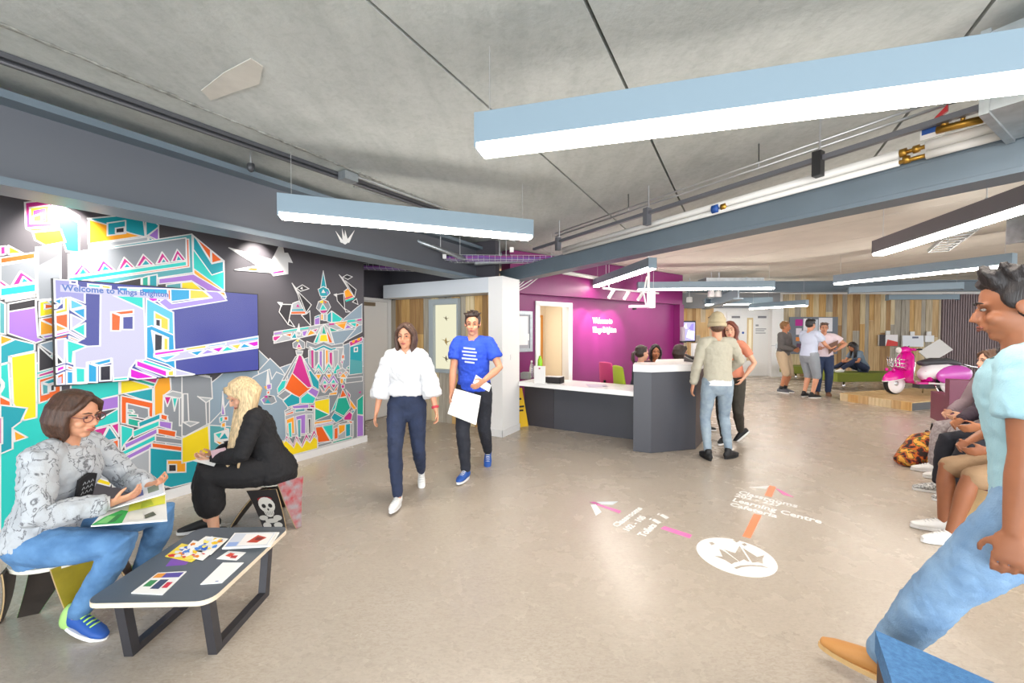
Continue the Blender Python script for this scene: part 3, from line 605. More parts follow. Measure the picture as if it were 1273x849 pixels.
M_HOUS = mat('light_housing_grey', '7f929f', .4); M_DIFF = screen_mat('fff4e8', 24); MATS['diffuser'] = M_DIFF
M_CABLE = mat('thin_steel_cable', 'b5b5b5', .4, metal=.6)
def linear_light(pa, pb, label, z=2.38, h=.165, w=.12, lit=True, ca=.08, cb=.08, housing=None):
    pa = V((pa[0], pa[1], 0)); pb = V((pb[0], pb[1], 0)); t = (pb-pa).normalized(); s = V((t.y, -t.x, 0)); mid = (pa+pb)/2; L = (pb-pa).length
    o = thing('linear_pendant_light', label, 'ceiling light', mid+UP*z, group='linear lights hung from the ceiling'); R = frame3(t, V((-t.y, t.x, 0)))
    ho = B(); ho.box(R @ V((0, 0, h/2+.022)), (L, w, h-.022), R); ho.obj('housing', housing or M_HOUS, o, bevel=.004)
    if lit:
        B().box(R @ V((0, 0, .011)), (L-.012, w-.012, .022), R).obj('diffuser', M_DIFF, o)
    for u in (-L/2-.004, L/2+.004): B().box(R @ V((u, 0, h/2+.011)), (.01, w+.004, h), R).obj('end_cap', housing or M_HOUS, o)
    for u in (-L/2+ca, L/2-cb):
        B().tube([R @ V((u, 0, h)), R @ V((u, 0, ZC-z-.001))], .0025, 5).obj('cable', M_CABLE, o)
    return o
def l2(px, py, z=2.38): p = fl(px, py, z); return (p.x, p.y)
a = V((*l2(597, 192), 0)); c = V((*l2(1273, 108), 0)); linear_light(a, a+(c-a).normalized()*2.75, 'biggest, nearest grey linear light crossing the top right of the ceiling', ca=.05)
linear_light(l2(348, 271), l2(659, 298), 'grey linear light hung in front of the beam over the mural end')
linear_light(l2(741, 357), l2(811, 334.5), 'short-looking linear light pointing at us in front of the purple wall', h=.15)
linear_light(l2(793, 361), l2(961, 359.5), 'linear light crossing above the reception desk, beside the projector', h=.16)
linear_light(l2(877, 379.5, 2.3), l2(959, 378.5, 2.3), 'far linear light before the white double door, upper of the two', z=2.3, h=.2)
linear_light(l2(933, 384.5, 2.15), l2(1003, 380.5, 2.15), 'far linear light over the standing boys, lower of the two', z=2.15, h=.15)
a = V((*l2(1092, 318), 0)); c = V((*l2(1273, 263), 0)); linear_light(a, a+(c-a).normalized()*2.6, 'dark sided linear light on the right, under the beam with pipes', housing=mat('light_housing_dark', '6b6a70', .45))
linear_light(l2(1039, 354), l2(1260, 331), 'long linear light hung above the pink scooter')
linear_light(l2(1055, 366), l2(1196, 361), 'unlit grey casing hung before the timber wall, nearer of two', lit=False, z=2.38, h=.16)
linear_light(l2(1103, 374, 2.38), l2(1190, 373.5, 2.38), 'unlit grey casing hung before the timber wall, further of two', lit=False, z=2.38, h=.16)

# conduit rail along the left of the slab with a sensor and a junction box
def line_at(px1, py1, px2, py2, z):
    a, c = fl(px1, py1, z), fl(px2, py2, z); return a, c
a, c = line_at(0, 80, 545, 266, 2.84); t = (c-a).normalized(); a = a-t*1.0
cr = thing('conduit_rail', 'dark cable rail fixed under the slab above the mural beam', 'conduit')
B().tube([a+UP*.015, c+UP*.015], .014, 8).obj('conduit', mat('conduit_dark', '55565a', .4, metal=.4), cr)
R = frame3(t, UP.cross(t)); B().box((a+c)/2+UP*.045, ((c-a).length, .05, .028), R).obj('rail', mat('conduit_dark', '55565a', .4, metal=.4), cr)
p = fl(433, 224, 2.83); jb = thing('junction_box', 'small grey junction box on the slab beside the conduit rail', 'junction box', p)
B().box((0, 0, .025), (.13, .1, .07), R).obj('box', M_GALV, jb, bevel=.005); B().tube([(0,0,.05), (0, 0, ZC-p.z-.001)], .012, 8).obj('stem', M_GALV, jb); B().tube([(.05, 0, .04), t*1.1+V((.05, 0, .04))], .009, 8).obj('conduit', M_GALV, jb)
p = fl(312, 211, 2.76); sn = thing('ceiling_sensor', 'small dark hanging sensor below the conduit rail at left', 'sensor', p)
B().lathe([(.012, .05), (.026, .045), (.028, .01), (.02, -.01), (.004, -.02)], seg=16).obj('sensor_body', mat('sensor_dark', '3c3d40', .4), sn, smooth=True); B().tube([(0, 0, .045), (0, 0, ZC-p.z-.001)], .008, 8).obj('stem', M_ALU, sn)
# thin conduits hugging the slab near the middle
cn = thing('slab_conduit', 'thin steel conduit running under the slab toward the pillar', 'conduit')
a, c = line_at(440, 232, 640, 300, 2.87); B().tube([a, c], .01, 8).obj('conduit', M_GALV, cn)

# pipes along the right beam
def rp(px, off, z):          # point beside the right beam seen at image column px
    kx = (px-CX)/FPX; p0 = pR + NR*off; s = (kx*p0.y - p0.x)/(dR.x - kx*dR.y); return p0 + dR*s + UP*z
M_LAG = mat('white_pipe_lagging', 'dad9d6', .5); M_BRASS = mat('brass', 'b0873c', .35, metal=.9); M_RED = mat('valve_red', 'b01f26', .45); M_BLUE = mat('label_blue', '1e4f9c', .5)
pp = thing('insulated_pipe_pair', 'pair of white lagged pipes with brass valves beside the right beam', 'pipes')
for off, z, r in ((.15, 2.545, .026), (.15, 2.485+.01, .02)):
    B().tube([rp(700, off, z), rp(1113, off, z)], r, 12).obj('pipe', M_LAG, pp, smooth=True)
    B().tube([rp(1146, off, z), rp(1240, off, z)], r*1.15, 12).obj('pipe', M_LAG, pp, smooth=True)
    B().tube([rp(1112, off, z), rp(1147, off, z)], .012, 10).obj('pipe', M_BRASS, pp, smooth=True)
vb = B(); vb.tube([rp(1114, .15, 2.545), rp(1122, .15, 2.545)], .024, 10); vb.tube([rp(1130, .15, 2.545), rp(1138, .15, 2.545)], .022, 10); vb.tube([rp(1118, .15, 2.5), rp(1126, .15, 2.5)], .022, 10); vb.tube([rp(1158, .2, 2.6), rp(1215, .2, 2.585)], .02, 10); vb.tube([rp(1170, .2, 2.6), rp(1163, .2, 2.66)], .016, 10); vb.tube([rp(1190, .2, 2.6), rp(1190, .2, 2.655)], .01, 10); vb.obj('valve', M_BRASS, pp, smooth=True)
B().tube([rp(885, .15, 2.52), rp(893, .15, 2.52)], .04, 12).obj('pipe_collar', M_BLUE, pp, smooth=True); B().tube([rp(896, .15, 2.52), rp(902, .15, 2.52)], .033, 12).obj('pipe_collar', M_BRASS, pp, smooth=True)
hd_ = B(); hd_.prism([rp(1158, .2, 2.67), rp(1150, .2, 2.64), rp(1172, .2, 2.68), rp(1172, .2, 2.715)], NR*.02); hd_.obj('valve_handle', M_RED, pp)
lb = B(); q = rp(1140, .185, 2.6); q2 = rp(1166, .185, 2.6); lb.prism([q, q2, q2+UP*.028, q+UP*.028], NR*.004); lb.obj('pipe_label', M_BLUE, pp)
lb = B(); q = rp(1138, .18, 2.575); q2 = rp(1168, .18, 2.575); lb.prism([q, q2, q2+UP*.07, q+UP*.07], NR*.003); lb.obj('pipe_label', M_WHITE, pp)
rl = thing('strut_rail', 'dark steel strut rail with clamps above the lagged pipes', 'rail')
b = B(); a, c = rp(665, .21, 2.62), rp(1240, .21, 2.62); b.prism([a, c, c+NR*.04, a+NR*.04], (0, 0, .03)); b.obj('rail', mat('strut_dark', '6d6f76', .4, metal=.5), rl)
for px in (695, 805, 810, 1015, 1020):
    if px in (805, 1015, 695):
        q = rp(px, .22, 2.6); b = B(); b.box(q+NR*.02, (.05, .06, .16), frame3(dR, NR)); b.obj('clamp', M_BLACK if px == 1015 else mat('strut_dark', '6d6f76', .4, metal=.5), rl)
        B().tube([q+UP*.05, V((q.x, q.y, ZC-.001))], .006, 6).obj('hanger_rod', M_ALU, rl)
for i, (off, z) in enumerate(((.2, 2.72), (.2, 2.76))):
    c2 = thing('steel_conduit', ('lower', 'upper')[i]+' of two thin steel conduits above the strut rail at right', 'conduit')
    B().tube([rp(690, off, z), rp(1250, off, z)], .0085, 8).obj('conduit', M_ALU, c2, smooth=True)
    for px in (780, 940): B().tube([rp(px, off, z), V((*rp(px, off, z).xy, ZC-.001))], .005, 6).obj('hanger_rod', M_ALU, c2)
# galvanised duct at the right edge
def gduct(label, pa, z0, z1, w, L, dirv):
    o = thing('metal_duct', label, 'duct'); s = V((dirv.y, -dirv.x, 0)); b = B(); b.prism([pa-s*0+UP*z0, pa+dirv*L+UP*z0, pa+dirv*L+s*w+UP*z0, pa+s*w+UP*z0], (0, 0, z1-z0)); b.obj('duct_body', M_GALV, o, bevel=.004)
    for k in (0, .9, 1.8):
        if k < L: B().prism([pa+dirv*k-s*.012+UP*(z0-.012), pa+dirv*(k+.03)-s*.012+UP*(z0-.012), pa+dirv*(k+.03)+s*(w+.012)+UP*(z0-.012), pa+dirv*k+s*(w+.012)+UP*(z0-.012)], (0, 0, z1-z0+.024)).obj('duct_flange', M_GALV, o)
    B().tube([pa+dirv*.4+s*w/2+UP*(z1-.01), pa+dirv*.4+s*w/2+UP*(ZC-.001)], .008, 6).obj('hanger_rod', M_ALU, o)
    return o
q = rp(1243, .14, 0); q.z = 0; gduct('big galvanised duct at the top right edge over the pipes', q, 2.46, 2.8, .5, 1.6, -dR)
q = at_depth(1252, 305, 4.2); q.z = 0; gduct('pale metal duct beyond the right beam, under the slab', q, 2.42, 2.75, .4, 2.0, V((.95, -.1, 0)).normalized())
q = at_depth(868, 352, 9.8); q.z = 0; gduct('silver duct piece above the lit casings near the far wall', q, 2.52, 2.75, .45, 1.3, V((1, -.05, 0)).normalized())
# tray beyond the right beam
tr = thing('cable_tray', 'grey cable tray running under the slab beyond the right beam', 'cable tray'); b = B()
a, c = at_depth(1180, 322, 5.6), at_depth(1273, 250, 3.4); a.z = c.z = 2.62; t = (c-a).normalized(); s = V((t.y, -t.x, 0))
for k in (0, .2): b.prism([a+s*k, c+s*k, c+s*(k+.012), a+s*(k+.012)], (0, 0, .05))
n = 14
for i in range(n+1): p = a+(c-a)*(i/n); b.prism([p, p+t*.03, p+t*.03+s*.21, p+s*.21], (0, 0, .008))
b.obj('tray', M_GALV, tr)
for k in (.2, .8): p = a+(c-a)*k+s*.1; B().tube([p, V((p.x, p.y, ZC-.001))], .006, 6).obj('hanger_rod', M_ALU, tr)
# wire basket with purple data cables where the beams meet
bk = thing('cable_basket', 'wire basket full of purple cables hung where the two beams meet', 'cable tray')
a, c = fl(552, 322, 2.5), fl(706, 323, 2.5); t = (c-a).normalized(); s = V((-t.y, t.x, 0)); L = (c-a).length; b = B(); n = 22
for i in range(n+1):
    p = a+t*(L*i/n); b.tube([p+UP*.06, p, p+s*.3, p+s*.3+UP*.06], .0025, 5)
for k, z in ((0, 0), (0, .06), (.1, 0), (.2, 0), (.3, 0), (.3, .06)): b.tube([a+s*k+UP*z, c+s*k+UP*z], .0025, 5)
b.obj('wire_basket', M_ALU, bk); rnd = random.Random(3)
for j in range(16):
    y0 = .02+.26*j/15; pts = [a+t*(L*i/10)+s*(y0+rnd.uniform(-.02, .02))+UP*(.012+.03*rnd.random()+.008*(j % 3)) for i in range(11)]
    B().tube(pts, .0095, 6).obj('data_cable', mat(('cable_violet', 'cable_magenta', 'cable_plum')[j % 3], ('7a4aa0', '9a3f8c', '6b4790')[j % 3], .45), bk, smooth=True)
for k in (.12, .5, .88): p = a+t*L*k; B().tube([p+s*.15, V(((p+s*.15).x, (p+s*.15).y, ZC-.001))], .004, 6).obj('hanger_rod', M_ALU, bk)
for px, py in ((553, 322), (636, 314)):
    p = fl(px, py, 2.5); B().box(p-s*.03+UP*.03, (.05, .02, .06), frame3(t, s)).obj('cable_label', M_WHITE, bk)
bk2 = thing('cable_basket', 'further wire basket with purple cables past the mural wall end', 'cable tray')
a, c = fl(400, 322, 2.45), fl(478, 330, 2.45); a = V((-2.35, 6.0, 2.46)); c = V((-1.1, 6.25, 2.46)); t = (c-a).normalized(); s = V((-t.y, t.x, 0)); L = (c-a).length; b = B()
for i in range(15):
    p = a+t*(L*i/14); b.tube([p+UP*.06, p, p+s*.25, p+s*.25+UP*.06], .0025, 5)
for k, z in ((0, 0), (0, .06), (.12, 0), (.25, 0), (.25, .06)): b.tube([a+s*k+UP*z, c+s*k+UP*z], .0025, 5)
b.obj('wire_basket', M_ALU, bk2)
for j in range(7):
    B().tube([a+t*(L*i/6)+s*(.03+.03*j+rnd.uniform(-.01, .01))+UP*(.014+.012*(j % 3)) for i in range(7)], .009, 6).obj('data_cable', mat(('cable_violet', 'cable_magenta', 'cable_plum')[j % 3], '7a4aa0', .45), bk2, smooth=True)
for k in (.15, .85): p = a+t*L*k+s*.12; B().tube([p, V((p.x, p.y, ZC-.001))], .004, 6).obj('hanger_rod', M_ALU, bk2)
# white cable bundle dropping behind the pillar
cb = thing('cable_bundle', 'loose pale cables hanging from the beam down behind the white pillar', 'cables')
for j in range(4):
    a = V((.42+.03*j, 6.55, 2.44)); c = V((.02, 6.35-.03*j, 2.16-.02*j)); m = (a+c)/2+V((-.03, 0, .07-.04*j)); B().tube([a, m, c, c-UP*.25], .008, 6).obj('cable', M_WHITE, cb, smooth=True)
gp = thing('ceiling_pipework', 'silver pipe stubs and brace among the purple cables over the white pillar', 'pipes')
for (x0, y0, x1, y1, dd, z, r) in ((590, 327, 650, 324, 5.9, 2.42, .035), (515, 298, 578, 322, 5.2, 2.62, .03), (560, 316, 600, 330, 6.1, 2.55, .025)):
    a, c = at_depth(x0, y0, dd), at_depth(x1, y1, dd+.4); B().tube([a, c], r, 12).obj('pipe', M_GALV, gp, smooth=True); p = (a+c)/2; B().tube([p, V((p.x, p.y, ZC-.001))], .006, 6).obj('hanger_rod', M_ALU, gp)
# pipes and ducts near the far ceiling
fp = thing('ceiling_pipework', 'pale pipe runs under the slab above the reception desk', 'pipes')
for (x0, y0, x1, y1, dd, z, r, m) in ((700, 346, 795, 362, 8.0, 2.56, .035, M_LAG), (690, 340, 870, 366, 9.0, 2.72, .03, M_GALV), (760, 352, 905, 369, 10.5, 2.6, .05, M_LAG)):
    a, c = at_depth(x0, y0, dd-.8), at_depth(x1, y1, dd+1.2); a.z = c.z = z; B().tube([a, c], r, 10).obj('pipe', m, fp, smooth=True)
    p = (a+c)/2; B().tube([p, V((p.x, p.y, ZC-.001))], .006, 6).obj('hanger_rod', M_ALU, fp)
ibeam(V((6.2, 12.9, 0)), V((5.0, 8.9, 0)), 'far dark steel beam above the desk television', 2.22, 2.5, .2)
ibeam(V((4.6, 10.6, 0)), V((17, 9.8, 0)), 'far grey steel beam crossing behind the scooter lights', 2.52, 2.8, .2)
for i, (px, py, dd) in enumerate(((884, 366, 9.5), (893, 366, 9.5), (857, 373, 10.5))):
    p = at_depth(px, py, dd); o = thing('ceiling_speaker', ('white ceiling fitting right of the projector, left one of a close pair', 'white ceiling fitting right of the projector, right one of a close pair', 'boxy white ceiling fitting near the purple wall end')[i], 'ceiling fitting', p)
    B().lathe([(.05, .08), (.07, .07), (.075, -.05), (.06, -.06)], seg=16).obj('fitting_body', M_WHITE, o); B().tube([(0, 0, .07), (0, 0, ZC-p.z-.001)], .01, 6).obj('stem', M_ALU, o)

# track lights over reception
def spot(name, loc, target, power, ang, blend, col, size=.03):
    l = bpy.data.lights.new(name, 'SPOT'); l.energy = power; l.spot_size = math.radians(ang); l.spot_blend = blend; l.color = col; l.shadow_soft_size = size
    o = bpy.data.objects.new(name, l); link(o); o.location = loc; o.rotation_euler = (V(target)-V(loc)).to_track_quat('-Z', 'Y').to_euler(); return o
tk = thing('track_rail', 'pale lighting track hung in front of the purple wall', 'light track')
def tp(px, off=.75):
    p0 = P0+NQ*off; kx = (px-CX)/FPX; s = (kx*p0.y-p0.x)/(Q.x-kx*Q.y); return p0+Q*s
a, c = tp(748), tp(817); ZT = 2.27; b = B(); b.prism([a+UP*ZT, c+UP*ZT, c+NQ*.035+UP*ZT, a+NQ*.035+UP*ZT], (0, 0, .03)); b.obj('rail', M_WHITE, tk)
for k in (.1, .9): p = a+(c-a)*k+NQ*.017; B().tube([p+UP*(ZT+.03), V((p.x, p.y, ZC-.001))], .005, 6).obj('hanger_rod', M_ALU, tk)
for i, px in enumerate((759, 778, 795)):
    p = tp(px)+NQ*.017; o = thing('track_spotlight', ('left', 'middle', 'right')[i]+' white spotlight of the three on the track by the purple wall', 'spotlight', p+UP*ZT, group='spotlights on the lighting track')
    dv = (-NQ*.62-UP*.78).normalized(); hd2 = -UP*.07; B().tube([(0, 0, 0), hd2], .012, 8).obj('stem', M_WHITE, o); B().tube([hd2-dv*.08, hd2+dv*.1], .032, 14).obj('lamp_head', M_WHITE, o)
    tgt = p - NQ*.75 + UP*1.55; spot('track_spot_lamp', p+UP*ZT+hd2+dv*.11, tgt, 48, 62, .35, (1, .88, .92))
# assumed spotlights washing the mural, placed unseen behind the beam
for i, (px, py) in enumerate(((78, 265), (318, 312), (200, 290))):
    if i == 2: continue
    q = on_plane(px, py, WL, N); p = q + N*.22; p.z = 2.62; o = thing('wall_spotlight', ('white spotlight behind the beam over the mural tower at left', 'white spotlight behind the beam over the white paper crane')[i], 'spotlight', p, group='spotlights over the mural')
    B().tube([(0, 0, .05), (0, 0, -.06)], .03, 14).obj('lamp_head', M_WHITE, o); B().tube([(0, 0, .05), (0, 0, ZC-p.z-.001)], .008, 8).obj('stem', M_WHITE, o)
    spot('mural_spot_lamp', p-UP*.07, q-UP*.25, (70, 45)[i], 80, .8, (1, .95, .88))
# projector on its pole
p = at_depth(806, 372, 7.3); pj = thing('projector', 'white projector on a pole beside the track lights', 'projector', (p.x, p.y, 0))
B().tube([(0, 0, 2.15), (0, 0, ZC-.001)], .025, 10).obj('pole', M_WHITE, pj); B().box((.05, 0, 2.08), (.1, .16, .3)).obj('casing', M_WHITE, pj, bevel=.02); B().box((-.16, 0, 1.96), (.36, .14, .05)).obj('arm', mat('projector_arm', 'd9b8cc', .4), pj, bevel=.012); B().tube([(-.25, 0, 1.935), (-.25, 0, 1.9)], .04, 12).obj('lens', M_BLACK, pj)
B().tube([(-.04, 0, 1.98), (-.09, -.02, 2.2), (-.03, 0, 2.5)], .012, 6).obj('cable', M_WHITE, pj)
# ---------------------------------------------------------------- reception desk and what stands on it
zt_ = .75
A0 = fl(642, 474, zt_); A1 = fl(797, 487.5, zt_); A0.z = A1.z = 0
da = (A1-A0).normalized(); na = V((da.y, -da.x, 0)); na = na if na.y < 0 else -na
dk = thing('reception_desk', 'charcoal reception desk with white tops, low counter left and high corner right', 'desk')
b = B(); A0_ = A0+da*.04; b.prism([A0_+UP*(zt_-.062), A1+UP*(zt_-.062), A1-na*.62+UP*(zt_-.062), A0_-na*.62+UP*(zt_-.062)], (0, 0, .062)); b.obj('low_counter_top', M_COUNTER, dk, bevel=.004)
f0, f1 = fl(652, 528), fl(787, 546.5); f0.z = f1.z = 0; m0 = f0+(f1-f0)*.3; ln = (f1-f0).normalized(); fn = V((ln.y, -ln.x, 0)); fn = fn if fn.y < 0 else -fn
for a, c, mm in ((f0, m0, mat('charcoal_laminate_dark', '3a383e', .45)), (m0+ln*.004, f1+ln*.1, M_GREYLAM)):
    B().prism([a, c, c-fn*.03, a-fn*.03], (0, 0, zt_-.065)).obj('front_panel', mm, dk, bevel=.002)
H = [fl(787, 561), fl(809, 563.7), fl(864.5, 558.5), fl(877, 545)]
for h in H: h.z = 0
e1 = (H[2]-H[1]).normalized(); back = V((-e1.y, e1.x, 0)); h0b = H[0]+back*.22-e1*.02
ring = [H[0], H[1], H[2], H[3], H[3]+back*.55-e1*.12, H[3]+back*.55-e1*.55, H[2]+back*.5-e1*.38, h0b+back*.08+e1*.04]
ring2 = H[:4]+[H[3]+back*.5, H[3]+back*.5-e1*.45, H[2]+back*.42-e1*.3, H[0]+V((.34, .94, 0))*.4]
def inset(ring, d):
    c = sum(ring, V((0,0,0)))/len(ring); return [p+(p-c).normalized()*d for p in ring]
zh = 1.0
for i in range(len(ring2)):     # each facet of the corner unit is a panel
    a, c = ring2[i], ring2[(i+1) % len(ring2)]; t = (c-a).normalized(); nn = V((-t.y, t.x, 0)); mid = (a+c)/2; cen = sum(ring2, V((0,0,0)))/8
    if nn.dot(cen-mid) < 0: nn = -nn
    if i in (0, 1, 2, 3, 7): B().prism([a+UP*.004, c+UP*.004, c+nn*.025+t*-.001+UP*.004, a+nn*.025+UP*.004], (0, 0, zh)).obj('front_panel', M_GREYLAM if i != 2 else mat('charcoal_laminate_brown', '4a4143', .42), dk)
tr_ = inset(ring2, .012); B().prism([p+UP*(zh+.005) for p in tr_], (0, 0, .085)).obj('high_counter_top', M_COUNTER, dk, bevel=.004)
def on_counter(px, py): return fl(px, py, zt_)
p = on_counter(670, 477); lh = thing('leaflet_holder', 'white upright leaflet holder on the low counter', 'leaflet holder', p, rz=-.45)
B().box((0, .04, .004), (.17, .1, .008)).obj('base', M_WHITE, lh); B().box((0, .03, .13), (.17, .02, .25)).obj('panel', M_WHITE, lh, bevel=.003)
b = B(); b.box((.0, .018, .22), (.025, .002, .02)); b.obj('printed_crest', mat('ink_mag', 'a0306a', .6), lh)
p = on_counter(672, 471); gl = thing('green_bottle', 'bright green bottle behind the white leaflet holder', 'bottle', p+V((.0, .12, 0)))
B().lathe([(.028, 0), (.04, .01), (.04, .26), (.036, .3), (.02  , .33), (.02, .36)], seg=16).obj('bottle_body', mat('lime_plastic', '8bd016', .35), gl, smooth=True)
p = on_counter(661, 470); wb_ = thing('clear_bottle', 'clear plastic water bottle on the counter beside the leaflet holder', 'bottle', p+V((0, .05, 0)))
B().lathe([(.02, 0), (.036, .01), (.038, .15), (.03, .2), (.014, .24), (.014, .26)], seg=16).obj('bottle_body', mat('clear_plastic', 'e8f0f4', .1, trans=.8), wb_, smooth=True); B().lathe([(.016, .255), (.016, .28), (.003, .283)], seg=12).obj('cap', M_WHITE, wb_)
p = on_counter(651.5, 472); sb_ = thing('steel_card_box', 'small steel box at the pillar end of the counter', 'box', p+V((.03, .12, 0)), rz=-.5)
B().box((0, 0, .05), (.14, .1, .1)).obj('box_body', M_GALV, sb_, bevel=.006); B().box((0, 0, .105), (.1, .06, .012)).obj('slot_plate', M_ALU, sb_)
p = on_counter(689, 476); tb_ = thing('black_paper_tray', 'black tray of white papers on the low counter', 'tray', p+V((0, .03, 0)), rz=-.5)
b = B(); b.box((0, 0, .006), (.26, .16, .012)); 
for x, y, sx, sy in ((-.126, 0, .008, .16), (.126, 0, .008, .16), (0, -.076, .26, .008), (0, .076, .26, .008)): b.box((x, y, .045), (sx, sy, .09))
b.obj('tray_body', mat('black_wicker', '1f1b1d', .6, bump=.5, bscale=60), tb_); B().box((0, 0, .055), (.235, .135, .084)).obj('paper_stack', M_WHITE, tb_)
for i, (pts, lab) in enumerate(((((728, 477.5), (752, 478), (757, 481), (733, 481.5)), 'loose printed sheet lying on the low counter, left one'), (((748, 480), (770, 481), (775, 484.5), (752, 484)), 'loose white sheet lying on the low counter, right one'))):
    b = B(); b.prism([on_counter(*q)+UP*.001 for q in pts], (0, 0, .002)); o = b.obj('paper_sheet', mat('paper_lilac', 'd9cfe2', .7) if i == 0 else M_WHITE, None); tag(o, lab, 'paper', 'sheets on the low counter')
p = fl(850, 452, zh+.09); tm = thing('card_terminal', 'dark desk phone on the high counter behind the man in beige', 'telephone', (2.5, 5.5, zh+.091), rz=.2)
b = B(); b.hexa([V(q) for q in ((-.1, -.09, 0), (.1, -.09, 0), (.1, .09, 0), (-.1, .09, 0), (-.1, -.09, .02), (.1, -.09, .02), (.1, .09, .07), (-.1, .09, .07))]); b.obj('phone_body', mat('phone_dark', '4a494c', .4), tm, bevel=.006); B().tube([(-.075, -.08, .05), (-.075, .08, .09)], .018, 8, 'round').obj('handset', M_BLACK, tm, smooth=True)
mn = thing('monitor', 'white-backed monitor standing on the desk beside the purple wall end', 'monitor', (2.66, 5.72, zh+.091), rz=.5)
B().box((0, 0, .005), (.14, .1, .01)).obj('base', M_BLACK, mn); B().box((0, 0, .05), (.03, .02, .09)).obj('stand', M_BLACK, mn); B().box((0, 0, .16), (.3, .03, .18)).obj('screen_case', M_WHITE, mn, bevel=.005)

# reception chairs
def office_chair(name, label, loc, rz, m):
    o = thing(name, label, 'chair', loc, rz, 'chairs behind the reception desk')
    b = B(); b.tube([(0, -.2, .5), (0, -.235, .7), (0, -.27, .98)], [(.16, .025), (.225, .035), (.19, .025)], 14, 'round', side=(1, 0, 0)); b.obj('backrest', m, o, smooth=True)
    b = B(); b.tube([(0, -.2, .44), (0, .22, .44)], [(.2, .035), (.22, .035)], 14, 'round', side=(1, 0, 0)); b.obj('seat', m, o, smooth=True)
    B().tube([(0, 0, .41), (0, 0, .08)], .025, 10).obj('gas_lift', M_BLACK, o); B().tube([(0, -.16, .43), (0, -.27, .48), (0, -.285, .7)], .02, 8).obj('back_support', M_BLACK, o)
    for k in range(5):
        a = k*2*math.pi/5; e = V((math.cos(a)*.28, math.sin(a)*.28, .06)); B().tube([(0, 0, .09), e], [.02, .014], 8).obj('leg', M_BLACK, o); B().lathe([(.004, -.03), (.03, -.025), (.03, .025), (.004, .03)], c=e-UP*.029, seg=12, m=Mx.Rotation(math.pi/2, 3, 'X')).obj('caster', M_BLACK, o)
    return o
M_LIME = mat('lime_fabric', '9fb02a', .8, bump=.2, bscale=120)
office_chair('office_chair', 'pink office chair behind the lime green chair', (1.8, 6.75, 0), -1.2, mat('pink_fabric', 'c23a74', .8, bump=.2, bscale=120))
# lettering on the purple wall
wl_ = thing('wall_lettering', 'white raised welcome lettering on the purple reception wall', 'sign')
t1 = tq(736.5); zz = 1.5+(412.5-402)*8.3/500
tw_ = (tq(765.5)-t1)
for i, (tx, wd) in enumerate((('Welcome to', .82), ('Kings Brighton', 1.0))):
    lt = lettering(tx, .17, pq(t1, .004, zz-.185*i), Q, UP, M_WHITE, wl_, extrude=.012, bold=.004, name='letter_line')
    L0 = pq(t1, 0, 0); k = tw_*wd/max((v.co-L0).dot(Q) for v in lt.data.vertices)
    for v in lt.data.vertices: u = (v.co-L0).dot(Q); v.co += Q*(u*k-u)
# framed notice
pf = thing('framed_notice', 'silver framed notice on the purple wall beside the doorway', 'picture frame'); ta_, tb_2 = tq(636), tq(661); z0, z1 = 1.5-(437-412.5)*7.2/500, 1.5+(412.5-387)*7.2/500
for a, c, za, zb in ((ta_, tb_2, z0, z0+.06), (ta_, tb_2, z1-.06, z1), (ta_, ta_+.06, z0+.06, z1-.06), (tb_2-.06, tb_2, z0+.06, z1-.06)): pbox(B(), a, c, za, zb, .002, .03).obj('frame', M_GALV, pf, bevel=.003)
pbox(B(), ta_+.06, tb_2-.06, z0+.06, z1-.06, .002, .014).obj('backing', mat('notice_grey', '9a9aa0', .3), pf); pbox(B(), ta_+.06, tb_2-.1, z0+.12, z1-.09, .014, .018).obj('notice_sheet', M_WHITE, pf)
pbox(B(), tb_2-.1, tb_2-.075, z0+.2, z0+.32, .014, .02).obj('notice_badge', M_WHITE, pf)
# wall control box on the purple end post
bx = thing('wall_box', 'small grey control box on the end of the purple wall', 'box', (0, 0, 0)); pbox(B(), 4.44, 4.56, 1.28, 1.62, .162, .22).obj('box_body', mat('box_grey', 'a79aa5', .4), bx, bevel=.005); pbox(B(), 4.42, 4.58, 1.24, 1.275, .162, .24).obj('shelf', M_BLACK, bx)
# small television on the far wall
p = at_depth(855, 412, YF-.08); ft = thing('television', 'small television with purple picture on the timber by the purple wall', 'television', p)
B().box((0, .02, 0), (.52, .05, .72)).obj('casing', M_BLACK, ft, bevel=.005); b = B(); b.use(screen_mat('b7aee8', .65)).box((0, -.007, 0), (.48, .004, .62)); b.obj('screen', None, ft)
b = B()
for c_, pts in (('6a55b8', ((-.24, -.1), (-.1, .02), (-.16, -.31), (-.24, -.31))), ('efe9ff', ((-.05, -.2), (.2, -.28), (.22, .0), (.02, .1))), ('7b6cc8', ((.0, .05), (.12, .25), (.2, .28), (.18, .0))), ('e6d9f5', ((-.2, .1), (-.06, .28), (-.02, .1)))):
    b.use(screen_mat(c_, 1.0)).poly([(x, -.0105, z) for x, z in pts])
b.obj('screen_picture', None, ft); B().box((0, .055, 0), (.2, .02, .2)).obj('wall_bracket', M_BLACK, ft)
